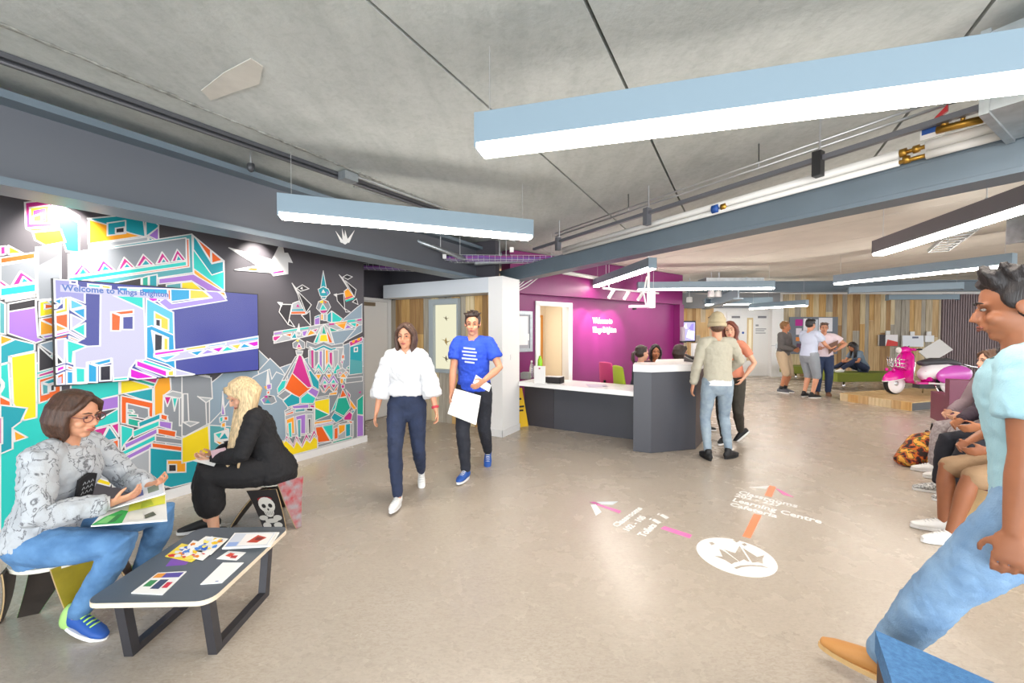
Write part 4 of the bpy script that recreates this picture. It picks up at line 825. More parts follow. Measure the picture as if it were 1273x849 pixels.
# wet floor sign
p = fl(652, 531); ws = thing('wet_floor_sign', 'yellow folding wet floor sign behind the white pillar', 'wet floor sign', (p.x-.12, p.y+.12, 0), rz=.5); M_YEL = mat('sign_yellow', 'e2b616', .45)
for s in (-1, 1):
    b = B(); b.hexa([V(q) for q in ((-.14, s*.12-.01, 0), (.14, s*.12-.01, 0), (.14, s*.12+.01, 0), (-.14, s*.12+.01, 0), (-.08, s*.02-.01, .6), (.08, s*.02-.01, .6), (.08, s*.02+.01, .6), (-.08, s*.02+.01, .6))]); b.obj('sign_panel', M_YEL, ws, bevel=.004)
b = B(); b.use(M_BLACK)
for z, w_ in ((.42, .05), (.3, .09), (.24, .07)): b.prism([V((-w_, -.13+z*.165, z)), V((w_, -.13+z*.165, z)), V((w_, -.125+z*.165+.005, z+.03)), V((-w_, -.125+z*.165+.005, z+.03))], (0, -.004, 0))
b.obj('sign_print', None, ws)

# ---------------------------------------------------------------- floor graphics (vinyl on the floor)
VW = mat('white_vinyl', 'e9e8e6', .45); VP_ = mat('pink_vinyl', 'f07ab8', .45); VM = mat('magenta_vinyl', 'b03a8c', .45); VO = mat('orange_vinyl', 'ff8a5c', .45); VG = mat('pale_grey_vinyl', 'd4dde2', .45)
def vinyl(b, m, pts, z=.0012): b.use(m).prism([V((fl(x, y).x, fl(x, y).y, .0003)) for x, y in pts], (0, 0, z))
def cr_(x0, y0, s, pts): return [(x0+x/s, y0+y/s) for x, y in pts]
lf_ = thing('floor_sign', 'pink and white floor arrow with lettering pointing toward the walking pair', 'floor sign', group='vinyl floor signs')
for m, pts in ((VP_, ((180,280), (405,350), (385,372), (170,292))), (VM, ((95,262), (150,262), (190,280), (170,292))), (VG, ((165,262), (375,258), (320,290), (215,287))), (VW, ((110,290), (160,285), (215,360), (160,395))), (VP_, ((820,495), (1085,580), (1060,612), (780,518)))):
    b = B(); vinyl(b, m, cr_(720, 590, 7.72, pts)); b.obj('arrow_strip', None, lf_)
def floor_text(body, bpx, epx, upx, root, name, hscale=1.0):
    o, e, u = fl(*bpx), fl(*epx), fl(*upx); o.z = e.z = u.z = 0; x = (e-o).normalized(); yv = (u-o); yv = (yv-x*yv.dot(x)); h = yv.length; L = (e-o).length
    lt = lettering(body, h*1.42*hscale, o+UP*.0006, x, yv, VW, root, extrude=.0006, bold=.0032, name=name)
    k = L/max((v.co-o).dot(x) for v in lt.data.vertices)
    for v in lt.data.vertices: q = (v.co-o).dot(x); v.co += x*(q*k-q)
floor_text('Classrooms', (767.5, 655.4), (799, 632), (759.5, 651), lf_, 'letter_line', .8)
floor_text('102 - 105', (780.5, 661), (803.6, 643), (772, 657), lf_, 'letter_line', .8)
floor_text('Toilets', (801, 667.7), (817, 653), (790, 664), lf_, 'letter_line', .85)
for dx, dy in ((0, 0), (10, -6)):     # two toilet figures
    b = B(); vinyl(b, VW, [(x+dx, y+dy) for x, y in ((810, 646.5), (814, 645), (822, 649.5), (818, 651.5))]); vinyl(b, VW, [(x+dx, y+dy) for x, y in ((806.5, 645.5), (809, 643.8), (810.5, 645), (808, 646.6))]); b.obj('toilet_figure', None, lf_)
rf = thing('floor_sign', 'orange floor arrow with lettering pointing past the reception desk', 'floor sign', group='vinyl floor signs')
for m, pts in ((VO, ((333,592), (408,612), (518,392), (440,376))), (VO, ((543,200), (612,217), (655,118), (592,104))), (VW, ((385,122), (592,106), (560,138))), (VP_, ((650,130), (700,150), (828,218), (722,194)))):
    b = B(); vinyl(b, m, cr_(880, 590, 7.72, pts), .0010); b.obj('arrow_strip', None, rf)
for tx, (bx_, ex, ux) in (('Classrooms', ((285,178), (855,318), (298,150))), ('202 - 227', ((255,208), (700,312), (272,180))), ('Learning Centre', ((228,252), (1090,472), (243,220))), ('Cafeteria', ((200,292), (660,416), (214,262)))):
    q = cr_(880, 590, 7.72, (bx_, ex, ux)); floor_text(tx, *q, rf, 'letter_line')
crn = thing('floor_sign', 'round white floor sign with a crown emblem', 'floor sign', group='vinyl floor signs')
cc = fl(918, 688.5); cc.z = 0
ptsE = [fl(x, y) for x, y in ((867.3, 680), (968, 708), (893, 665.8), (937, 716.2))]
cx_ = (ptsE[0]+ptsE[1]+ptsE[2]+ptsE[3])/4; R_ = .2375
b = B(); b.use(VW).prism([cx_+V((math.cos(i*math.pi/24)*R_, math.sin(i*math.pi/24)*R_, .0003)) for i in range(48)], (0, 0, .0012)); b.obj('disc', None, crn)
b = B(); fm = MATS['polished_concrete']; b.use(fm)
for pts in (((285,225),(320,218),(352,240),(315,255)), ((555,195),(585,185),(632,208),(595,225)), ((652,240),(690,232),(718,252),(685,265)),
            ((345,375),(440,385),(400,298),(440,312),(620,440),(575,450),(540,470),(470,425)), ((455,303),(582,345),(630,262),(745,440),(720,438),(680,415),(630,440)), ((665,285),(830,388),(912,368),(890,410),(895,465),(840,448),(775,452)),
            ((568,508),(640,485),(760,478),(880,485),(968,515),(870,498),(760,492),(660,502),(595,525))):
    q = cr_(850, 650, 9.09, pts); b.poly([V((fl(x, y).x, fl(x, y).y, .0021)) for x, y in q])
bmesh.ops.triangulate(b.bm, faces=b.bm.faces[:]); b.obj('crown_emblem', None, crn)

# ---------------------------------------------------------------- coffee table and prints
ZTAB = .335
ct = thing('coffee_table', 'low grey coffee table with plywood edge and dark trapezoid legs', 'table', (-1.588, 2.04, 0), rz=.03)
def rrect(hx, hy, r, z, n=6):
    out = []
    for sx, sy, a0 in ((1, 1, 0), (-1, 1, 90), (-1, -1, 180), (1, -1, 270)):
        for i in range(n+1):
            a = math.radians(a0+90*i/n); out.append(V((sx*(hx-r)+r*math.cos(a), sy*(hy-r)+r*math.sin(a), z)))
    return out
M_TAB = mat('grey_table_laminate', '596067', .38)
B().prism(rrect(.27, .335, .06, ZTAB-.022), (0, 0, .021)).obj('tabletop_core', mat('birch_ply_edge', 'e3d3bb', .5, var=.1, vscale=30, stretch=(1, 1, 12)), ct); B().prism(rrect(.2685, .3335, .0585, ZTAB-.001), (0, 0, .001)).obj('tabletop', M_TAB, ct)
M_LEG = mat('gunmetal', '3e3d42', .35, metal=.3, var=.1)
for sx in (-1, 1):
    b = B(); x = sx*.19; w_ = .02
    for a, c in (((-.2, .0), (-.25, ZTAB-.022)), ((.2, 0), (.25, ZTAB-.022))):
        s = 1 if a[0] > 0 else -1
        b.prism([V((x-w_, a[0]-s*.03, 0)), V((x-w_, a[0]+s*.012, 0)), V((x-w_, c[0]+s*.012, c[1])), V((x-w_, c[0]-s*.03, c[1]))], (2*w_, 0, 0))
    b.box((x, 0, .018), (2*w_, .345, .036)); b.obj('leg_frame', M_LEG, ct, bevel=.002)
def print_sheet(name, label, px, z, th, base, inks, group=None, cat='magazine'):
    c = [fl(x, y, z) for x, y in px]; o = thing(name, label, cat, (0, 0, 0), group=group)
    b = B(); b.prism([V((p.x, p.y, z-.0+.0004)) for p in c], (0, 0, th)); b.obj('pages', base, o)
    if inks:
        b = B()
        for i, (h, uv) in enumerate(inks):
            pts = [c[0]*(1-u)*(1-v)+c[1]*u*(1-v)+c[2]*u*v+c[3]*(1-u)*v for u, v in uv]; b.use(flat(h)).poly([V((p.x, p.y, z+th+.0008+.00012*i)) for p in pts])
        b.obj('cover_print', None, o)
    return o
def R4(a, b_, c, d): return ((a, b_), (c, b_), (c, d), (a, d))
rn = random.Random(5)
M_PAPER = mat('paper_white', 'eeedea', .6)
print_sheet('magazine', 'magazine with small pictures lying at the front of the grey table', ((163, 738), (202, 740), (232, 711), (196, 713)), ZTAB, .004, M_PAPER, [('5b4fa0', R4(.05, .72, .95, .95)), ('e89a3c', R4(.05, .72, .35, .95)), ('3f8a55', R4(.1, .3, .35, .6)), ('3d4a6a', R4(.42, .2, .7, .62)), ('c9364a', R4(.75, .25, .93, .5))])
print_sheet('paper_sheet', 'small stack of plain white paper on the grey table', ((249, 727), (276, 725), (303, 700), (277, 700)), ZTAB, .003, M_PAPER, [('6d7fb0', R4(.6, .06, .75, .1))], cat='paper')
print_sheet('postcard', 'postcard with red flowers lying on the table', ((269, 695), (294, 697), (306, 687), (284, 685)), ZTAB, .0015, M_PAPER, [('d8452e', ((.2, .4), (.5, .3), (.55, .7), (.25, .8))), ('b02c2c', ((.55, .2), (.85, .2), (.8, .55), (.5, .5)))], cat='card')
print_sheet('purple_leaflet', 'purple leaflet under the colourful brochures', ((206, 704), (231, 702), (240, 693), (214, 694)), ZTAB, .001, flat('7d4fae'), [], cat='leaflet')
cols = ('f2c81e', '2f62c0', 'e7e7ea', 'd6382c', 'f7e36a', '4b88d8', 'eaeef2', 'e88a1c')
def blobs(n, seed):
    r = random.Random(seed); out = []
    for i in range(n):
        u, v, a = r.uniform(.1, .9), r.uniform(.1, .9), r.uniform(.05, .16); k = r.uniform(0, 6)
        out.append((cols[r.randrange(8)], [(min(1, max(0, u+a*math.cos(k+t)*r.uniform(.5, 1.3))), min(1, max(0, v+a*math.sin(k+t)*r.uniform(.5, 1.3)))) for t in (0, 1.1, 2.2, 3.3, 4.4, 5.4)]))
    return out
for i, (px, lab) in enumerate((((((205, 692), (238, 699), (262, 683), (226, 676))), 'lowest, left colourful brochure fanned out on the table'), (((222, 690), (252, 697), (272, 680), (240, 672)), 'middle colourful brochure of the fanned pile'), (((232, 683), (262, 690), (284, 670), (256, 667)), 'top, right colourful brochure of the fanned pile'))):
    print_sheet('brochure', lab, px, ZTAB+.0022*i+.0022, .002, flat('f3f1ec') if i else flat('f0d84a'), blobs(26, 20+i), 'fanned colourful brochures', 'brochure')
for i in range(4):
    print_sheet('magazine', ('bottom magazine of the stack at the table corner', 'second magazine from below in the corner stack', 'third magazine from below in the corner stack', 'top magazine with a red cover picture on the corner stack')[i], [(x+rn.uniform(-.6, .6)+(3 if i == 0 else 0), y) for x, y in ((276, 683), (333, 680), (344, 663), (292, 664))], ZTAB+.0075*i, .0068, M_PAPER, [('c8cdd8', R4(.03, .05, .97, .95)), ('e9e4e0', R4(.3, .1, .95, .9)), ('b8432f', ((.45, .3), (.7, .25), (.85, .6), (.6, .8))), ('7a2a22', ((.6, .45), (.75, .4), (.78, .6), (.62, .65))), ('8fa6d6', R4(.05, .08, .28, .35))] if i == 3 else [], 'magazines stacked on the table')

# ---------------------------------------------------------------- skateboard stools
def deck(b, top, foot, wt, wf, side, th=.011, kick=.05):
    """curved board panel from under the seat to the floor"""
    top, foot, side = V(top), V(foot), V(side).normalized(); t = foot-top; nrm = t.cross(side).normalized(); n = 9; rows = []
    for i in range(n):
        k = i/(n-1); p = top+t*k+nrm*(kick*(1-k)**2*1.0); w_ = wt+(wf-wt)*k
        if k > .75: w_ *= 1-.0*k
        rows.append((p-side*w_/2, p+side*w_/2))
    va = [[b.bm.verts.new(q) for q in r] for r in rows]; vb = [[b.bm.verts.new(q+nrm*th) for q in r] for r in rows]; fs = []
    for i in range(n-1):
        fs += [b.bm.faces.new((va[i][0], va[i][1], va[i+1][1], va[i+1][0])), b.bm.faces.new((vb[i][1], vb[i][0], vb[i+1][0], vb[i+1][1]))]
        fs += [b.bm.faces.new((va[i][0], va[i+1][0], vb[i+1][0], vb[i][0])), b.bm.faces.new((va[i][1], vb[i][1], vb[i+1][1], va[i+1][1]))]
    fs += [b.bm.faces.new((va[0][0], vb[0][0], vb[0][1], va[0][1])), b.bm.faces.new((va[-1][0], va[-1][1], vb[-1][1], vb[-1][0]))]
    b._fin(fs); return nrm
def stool(label, loc, seat_r, legs, zs=.352):
    o = thing('skateboard_stool', label, 'stool', loc, group='stools made of skateboard decks')
    k_ = zs/.44
    B().prism([V((math.cos(i*math.pi/16)*seat_r*1.12, math.sin(i*math.pi/16)*seat_r, zs-.02)) for i in range(32)], (0, 0, .02)).obj('seat', mat('pale_seat_board', 'd8d3c4', .5), o, bevel=.004)
    tk_ = B(); tk_.box((0, 0, zs-.045), (.2, .05, .022)); tk_.tube([(-.12, 0, zs-.05), (.12, 0, zs-.05)], .011, 8); tk_.obj('truck', M_ALU, o)
    for top, foot, wt, wf, side, m, me in legs:
        lb_ = B(); nrm = deck(lb_, top, foot, wt, wf, side); lo_ = lb_.obj('leg', m, o)
        for f in lo_.data.polygons: pass
        eb = B(); nr2 = deck(eb, V(top)+nrm.normalized()*0, V(foot), wt+.004, wf+.004, side, th=.006); eo = eb.obj('ply_edge', me, lo_); eo.location = -nrm*.003 if False else nrm*.0025
    return o
M_DKB = mat('dark_deck', '2e2723', .5, var=.3, vscale=9); M_BRN = mat('brown_deck', '4b3527', .5, var=.45, vscale=12); M_YLD = mat('yellow_deck', '9c8a1e', .5, var=.2, vscale=9); M_EDGE = mat('deck_ply_edge', 'c2a67c', .55); M_GRE = mat('green_ply_edge', '4f8a35', .5)
c1 = V((-2.36, 2.07, 0))
stool('skateboard stool with dark and yellow decks under the woman in grey', c1, .165,
      [((-.07, -.09  , .33), tuple(fl(3, 772)-c1), .17, .06, (.6, -.8, 0), M_DKB, M_EDGE), ((-.02, .02  , .33), tuple(fl(36, 764)-c1+V((0, .0, 0))), .17, .08, (.75, .35, 0), M_DKB, M_GRE),
       ((.1, -.04  , .33), tuple(fl(101, 782)-c1), .18, .05, (.35, .9, 0), M_YLD, M_EDGE), ((.1, .1  , .33), (.25, .2, 0), .19, .1, (-.6, .8, 0), M_BRN, M_EDGE)])
c2 = V((-1.86, 3.12, 0))
st2 = stool('skateboard stool with a skull deck under the blonde woman', c2, .12,
      [((.0, -.12  , .33), tuple(fl(343, 660)-c2), .2, .15, (.93, .15, 0), mat('black_deck', '211f21', .45), M_EDGE), ((.1, .0  , .33), tuple(fl(371, 656)-c2), .2, .04, (.5, .85, 0), mat('red_deck', 'a3252b', .45, col2='8f8f92', vscale=16), M_EDGE),
       ((-.1, -.02  , .33), (-.3, -.05, 0), .18, .07, (.0, 1, 0), mat('black_deck', '211f21', .45), M_EDGE), ((-.04, .1  , .33), (-.12, .3, 0), .18, .07, (1, 0, 0), M_DKB, M_EDGE)])
leg = st2.children[2] if st2.children[2].name.startswith('leg') else [c for c in st2.children if c.name.startswith('leg')][0]
# skull print on the front deck
topv, ftv = V((.0, -.12  , .33)), fl(343, 660)-c2; sv = V((.93, .15, 0)).normalized(); dn = (ftv-topv).normalized(); nv = dn.cross(sv).normalized(); nv = nv if nv.y < 0 else -nv
kv = dn.cross(sv).normalized()
def skp(u, v_): return topv+sv*u+(ftv-topv)*v_ + nv*.016 + kv*(.05*(1-v_)**2)
b = B(); lay = 0
Lk = (ftv-topv).length
def disc(h, u, v_, ru, rv, z): b.use(flat(h)).poly([skp(u+ru*math.cos(i*math.pi/8), v_+rv*math.sin(i*math.pi/8)/Lk)+nv*z for i in range(16)])
disc('cfcdc6', 0, .36, .055, .065, 0); disc('c4c2bb', 0, .52, .034, .045, .0005); disc('8a1420', -.0, .22, .05, .02, -.0004)
for s in (-1, 1): disc('1c1a1c', s*.022, .38, .014, .017, .001)
disc('1c1a1c', 0, .47, .006, .01, .001)
for k in range(5): b.use(flat('1c1a1c')).poly([skp(-.022+.011*k-.0012, .52)+nv*.001, skp(-.022+.011*k+.0012, .52)+nv*.001, skp(-.022+.011*k+.0012, .6)+nv*.001, skp(-.022+.011*k-.0012, .6)+nv*.001])
for (u, v_, ru, rv) in ((-.05, .66, .03, .02), (.045, .68, .03, .022), (0, .74, .045, .018), (-.04, .84, .028, .025), (.035, .85, .03, .022)): disc('b9b7b1', u, v_, ru, rv, 0)
b.obj('skull_print', None, leg)
# ---------------------------------------------------------------- far right: platform, scooter, benches, boards, seats
M_OLIVE = mat('olive_fabric', '76802c', .85, bump=.2, bscale=150); M_WHEEL = mat('tyre_black', '1d1d1f', .7)
def bench(label, loc, rz, L, Dp, h=.44):
    o = thing('upholstered_bench', label, 'bench', loc, rz, 'olive benches by the timber wall')
    B().box((0, 0, h-.11), (L, Dp, .22)).obj('seat', M_OLIVE, o, bevel=.025)
    B().box((0, 0, h-.225), (L*.9, Dp*.8, .012)).obj('base_plate', M_BLACK, o)
    for sx in (-1, 1):
        for sy in (-1, 1): B().tube([(sx*L*.38, sy*Dp*.36, 0), (sx*L*.38, sy*Dp*.36, h-.23)], .025, 12).obj('leg', M_CHROME, o, smooth=True)
    return o
bench('olive bench with the seated girl on it, left of the scooter', (9.35, 10.62, 0), .06, 2.1, .6)
bench('further olive bench partly hidden behind the standing boys', (9.25, 12.6, 0), .0, 1.3, .6)
# platform
C0 = fl(1134, 511); C0.z = 0; pe1 = V((.95, .31, 0)).normalized(); pe2 = V((-.31, .95, 0)).normalized(); ZP = .165
pf_ = thing('display_platform', 'low wooden platform carrying the pink scooter', 'platform')
B().prism([C0+pe1*.02+pe2*.02, C0+pe1*3.4+pe2*.02, C0+pe1*3.4+pe2*1.23, C0+pe1*.02+pe2*1.23], (0, 0, ZP-.02)).obj('base_frame', mat('platform_grey_side', '5b5c60', .6), pf_)
rn = random.Random(8)
for i in range(7):
    a = i*.18; B().prism([C0+pe2*(a+.002)+UP*(ZP-.019), C0+pe1*3.42+pe2*(a+.002)+UP*(ZP-.019), C0+pe1*3.42+pe2*(a+.177)+UP*(ZP-.019), C0+pe2*(a+.177)+UP*(ZP-.019)], (0, 0, .019)).obj('plank', mat('platform_deck', 'd9bf8e', .55, col2='c2a26c', vscale=4, stretch=(3, 3, 1)), pf_)
x = 0
while x < 1.24:
    w_ = min(rn.uniform(.14, .26), 1.25-x); B().prism([C0+pe2*(x+.002)-pe1*.002, C0+pe2*(x+w_-.002)-pe1*.002, C0+pe2*(x+w_-.002)-pe1*.02, C0+pe2*(x+.002)-pe1*.02], (0, 0, ZP-.006)).obj('plank', rn.choice([WOODS[0], WOODS[1], WOODS[4], WOODS[4]]), pf_); x += w_
# scooter
M_PINK = mat('pink_scooter_paint', 'e0169c', .18, spec=.7); M_CRM = mat('cream_scooter_paint', 'f3eef0', .2); M_SEAT = mat('dark_seat_vinyl', '4a4a4e', .5); M_PALE = mat('lilac_scooter_paint', 'd75cc4', .2, spec=.7)
fw, rw = V((8.2, 8.6, 0)), V((9.24, 8.5, 0)); fd = (fw-rw).normalized(); ang = math.atan2(fd.y, fd.x)
sc = thing('motor_scooter', 'shiny pink and white vintage motor scooter parked on the wooden platform', 'scooter', ((fw+rw)/2)+UP*ZP, ang)
hb = .53; WR = .232
def wheel(parent, c, rz, nm):
    Rw = Mx.Rotation(rz, 3, 'Z') @ Mx.Rotation(math.pi/2, 3, 'X'); c = V(c)
    t = B().lathe([(WR*.62, -.045), (WR*.86, -.05), (WR*.97, -.035), (WR, 0), (WR*.97, .035), (WR*.86, .05), (WR*.62, .045)], c, 32, Rw).obj(nm, M_WHEEL, parent, smooth=True)
    for s in (-1, 1):
        B().lathe([(WR*.6, s*.045), (WR*.9, s*.051), (WR*.9, s*.053), (WR*.6, s*.049)], c, 32, Rw).obj('whitewall', M_CRM, t, smooth=True)
    B().lathe([(.02, -.06), (.05, -.055), (.07, -.03), (WR*.62, -.04), (WR*.62, .04), (.07, .03), (.05, .055), (.02, .06)], c, 24, Rw).obj('rim', mat('rim_silver', 'c9cbcb', .3, metal=.6), t, smooth=True)
    return t
wheel(sc, (hb, 0, WR+.002), .22, 'wheel'); wheel(sc, (-hb, 0, WR+.002), 0, 'wheel')
def half_ell(c, r, cut, rz=0, pitch=0):
    b = B(); b.ell((0, 0, 0), r, sub=4); bmesh.ops.bisect_plane(b.bm, geom=b.bm.verts[:]+b.bm.edges[:]+b.bm.faces[:], plane_co=(0, 0, cut), plane_no=(0, 0, -1), clear_outer=True)
    M4 = Mx.Translation(V(c)) @ Mx.Rotation(rz, 4, 'Z') @ Mx.Rotation(pitch, 4, 'Y'); bmesh.ops.transform(b.bm, matrix=M4, verts=b.bm.verts[:]); return b
fe = half_ell((hb-.03, 0, WR+.1), (.31, .095, .2), .0, .22, .16).obj('front_fender', M_PINK, sc, smooth=True); m = fe.modifiers.new('thickness', 'SOLIDIFY'); m.thickness = .01
b = B(); R_ = Mx.Translation((hb-.03, 0, WR+.1)) @ Mx.Rotation(.22, 4, 'Z') @ Mx.Rotation(.16, 4, 'Y')
b.tube([(R_ @ V((.312*math.cos(a), .097*math.sin(a), -.002))) for a in [i*2*math.pi/32 for i in range(32)]], .009, 6, closed=True); b.obj('fender_trim', M_CRM, fe, smooth=True)
b = B(); b.ell((hb-.02, -.075, WR+.02), (.1, .03, .06), Mx.Rotation(-.5, 3, 'Y')); b.obj('fork_cover', M_PINK, sc, smooth=True)
# leg shield, column and headset
b = B(); b.tube([(.2, 0, .26), (.29, 0, .27), (.345, 0, .36), (.36, 0, .5), (.335, 0, .68), (.3, 0, .84), (.285, 0, .9)], [(.17, .02), (.2, .025), (.235, .03), (.25, .035), (.245, .035), (.19, .03), (.09, .03)], 20, 'round', side=(0, 1, 0)); b.obj('leg_shield', M_PINK, sc, smooth=True)
b = B(); pts = [(.2, .19), (.3, .22), (.35, .252), (.36, .262), (.335, .255), (.3, .2), (.285, .095)]; zs_ = (.26, .27, .36, .5, .68, .84, .905)
b.tube([(x, y, z) for (x, y), z in zip(pts, zs_)]+[(x, -y, z) for (x, y), z in list(zip(pts, zs_))[::-1]], .009, 6); b.obj('shield_trim', M_CHROME, sc, smooth=True)
b = B(); b.tube([(.43, 0, .34), (.33, 0, .9)], .04, 12); b.obj('steering_column', M_PINK, sc, smooth=True)
b = B(); b.tube([(.4, 0, .94), (.32, 0, .96), (.24, 0, .95)], [(.09, .06), (.12, .07), (.07, .04)], 16, 'round', side=(0, 1, 0)); b.tube([(.29, -.2, .965), (.3, 0, .96), (.29, .2, .965)], .028, 10, 'round'); b.obj('headset', M_PINK, sc, smooth=True)
for s in (-1, 1): B().tube([(.288, s*.19, .966), (.27, s*.31, .975)], .018, 10, 'round').obj('handle_grip', M_BLACK, sc, smooth=True); B().tube([(.3, s*.2, .975), (.34, s*.3, .99)], .006, 6).obj('brake_lever', M_CHROME, sc)
B().tube([(.2, -.12, .99), (.12, -.16, 1.03)], .008, 6).obj('mirror_stalk', M_BLACK, sc)
B().lathe([(.06, 0), (.065, .02), (.055, .035), (.02, .045)], (.44, 0, .945), 18, Mx.Rotation(math.pi/2, 3, 'Y')).obj('headlight', mat('lamp_glass', 'f3f3f0', .1), sc, smooth=True)
# chrome front rack
b = B()
for z in (.58, .66, .74): b.tube([(.4, -.17, z), (.56, -.14, z+.02), (.58, 0, z+.02), (.56, .14, z+.02), (.4, .17, z)], .009, 6)
for y in (-.15, -.08, 0, .08, .15): b.tube([(.42, y, .52), (.575-abs(y)*.2, y, .6), (.585-abs(y)*.2, y, .8)], .008, 6)
b.obj('front_rack', M_CHROME, sc, smooth=True)
b = B()
for y in (-.09, .09): b.lathe([(.035, 0), (.04, .02), (.01, .03)], (.6, y, .52), 12, Mx.Rotation(math.pi/2, 3, 'Y'))
b.obj('spot_lamps', M_PINK, sc, smooth=True)
B().prism([V(q) for q in ((.22, -.17, .24), (.22, .17, .24), (-.16, .16, .24), (-.16, -.16, .24))], (0, 0, .035)).obj('floorboard', M_PINK, sc, bevel=.01)
b = B(); b.tube([(-.04, 0, .42), (-.15, 0, .5), (-.4, 0, .52), (-.65, 0, .45), (-.86, 0, .32)], [(.1, .13), (.15, .18), (.17, .2), (.14, .17), (.06, .07)], 20, 'round', side=(0, 1, 0)); b.obj('rear_body', M_CRM, sc, smooth=True)
for s in (-1, 1):
    b = B(); b.ell((-.5, s*.15, .44), (.34, .1, .2), Mx.Rotation(.12, 3, 'Y'), sub=3); b.obj('side_cowl', M_PALE, sc, smooth=True)
    b = B(); b.tube([(-.02, s*.16, .26), (-.3, s*.2, .25), (-.8, s*.2, .27)], .018, 8, 'round'); b.obj('runner_trim', M_CRM, sc, smooth=True)
b = B(); b.tube([(-.0, 0, .67), (-.2, 0, .7), (-.5, 0, .7), (-.66, 0, .66)], [(.1, .06), (.14, .085), (.14, .085), (.1, .06)], 16, 'round', side=(0, 1, 0)); b.obj('seat', M_SEAT, sc, smooth=True)
b = B(); b.tube([(-.06, 0, .52), (-.12, 0, .3)], .1, 12); b.obj('tunnel', M_PINK, sc, smooth=True)
for s in (-1, 1): B().tube([(-.15, s*.1, .28), (-.2, s*.2, .01)], .014, 8).obj('stand', M_CHROME, sc, smooth=True)
b = B(); b.box((-.1, 0, .19), (.4, .16, .1)); b.tube([(-.2, -.12, .14), (-.7, -.13, .16)], .035, 10); b.obj('engine', mat('engine_dark', '3a3537', .5), sc)
b = B(); b.tube([(-.72, -.1, .66), (-1.0, -.12, .58), (-1.02, .12, .58), (-.72, .1, .66)], .012, 6); b.obj('rear_carrier', M_CHROME, sc, smooth=True)
# notice board behind the boys
nb = thing('notice_board', 'dark notice board with pinned sheets behind the standing boys', 'notice board', (0, 0, 0)); yb = YF-.085
x0, x1 = (981-CX)/FPX*yb, (1041-CX)/FPX*yb; z0, z1 = 1.5-(440-412.5)*yb/500, 1.5+(412.5-394)*yb/500
B().box(((x0+x1)/2, yb, (z0+z1)/2), (x1-x0, .03, z1-z0)).obj('board', mat('board_grey', '6f7580', .6), nb)
for (a, c, t_, l_, h) in ((988, 997, 397, 405, 'b4158a'), (989, 996, 408, 416, 'd9d4de'), (989, 997, 419, 424, 'e08a3c'), (990, 998, 427, 433, '5f3d55'), (998, 1009, 396, 436, 'e9e6ec'), (1017, 1034, 395, 412, 'eceaf0'), (1018, 1033, 414, 436, 'e3e1e8'), (1009, 1016, 397, 420, 'cfd3dc')):
    X0, X1 = (a-CX)/FPX*yb, (c-CX)/FPX*yb; Z1, Z0 = 1.5+(412.5-t_)*yb/500, 1.5+(412.5-l_)*yb/500
    B().box(((X0+X1)/2, yb-.018, (Z0+Z1)/2), (X1-X0, .005, Z1-Z0)).obj('pinned_sheet', flat(h), nb)
# brochure racks on the timber wall
for (a, c, t_, l_, inks, lab) in ((1092, 1115, 416, 430, (('d8342f', ((.35, .0), (1, 0), (1, .35), (.45, .62))), ('efe9ea', ((.35, .62), (1, .36), (1, 1), (.35, 1))), ('2c2026', ((0, 0), (.33, 0), (.33, 1), (0, 1)))), 'wall poster in red, white and black above the green bench end'), (1121, 1147, 417, 431, (('e6e9ef', ((0, 0), (1, 0), (1, 1), (0, 1))), ('5b5f78', ((.45, .75), (.75, .75), (.75, .9), (.45, .9)))), 'wide white leaflet rack on the timber wall above the scooter bars'), (1149, 1160, 417, 425, (('e9ebee', ((0, 0), (1, 0), (1, 1), (0, 1))),), 'small white leaflet rack on the timber wall above the scooter seat')):
    X0, X1 = (a-CX)/FPX*yb, (c-CX)/FPX*yb; Z1, Z0 = 1.5+(412.5-t_)*yb/500, 1.5+(412.5-l_)*yb/500
    o = thing('leaflet_rack', lab, 'leaflet rack', (0, 0, 0), group='racks on the timber wall'); B().box(((X0+X1)/2, yb-.01, (Z0+Z1)/2), (X1-X0, .05, Z1-Z0)).obj('panel', M_WHITE, o, bevel=.004)
    B().box(((X0+X1)/2, yb-.0, Z1+.07), (.14, .03, .13)).obj('wall_clip', M_WHITE, o); b = B()
    for i, (h, uv) in enumerate(inks): b.use(flat(h)).poly([(X0+(X1-X0)*u, yb-.0365-.0004*i, Z0+(Z1-Z0)*v_) for u, v_ in uv])
    b.obj('print', None, o)
# open information board on a stand behind the scooter
p = at_depth(1163, 436, 10.2); st_ = thing('information_stand', 'tilted white information panel on a stand behind the scooter seat', 'stand', (p.x, p.y, 0))
B().tube([(0, .02, .02), (0, .02, p.z-.02)], .02, 10).obj('post', M_BLACK, st_); B().box((0, .02, .01), (.4, .3, .02)).obj('base', M_BLACK, st_)
B().box((0, 0, p.z), (.62, .02, .36), Mx.Rotation(-.55, 3, 'Y') @ Mx.Rotation(-.5, 3, 'X')).obj('panel', M_WHITE, st_, bevel=.004)
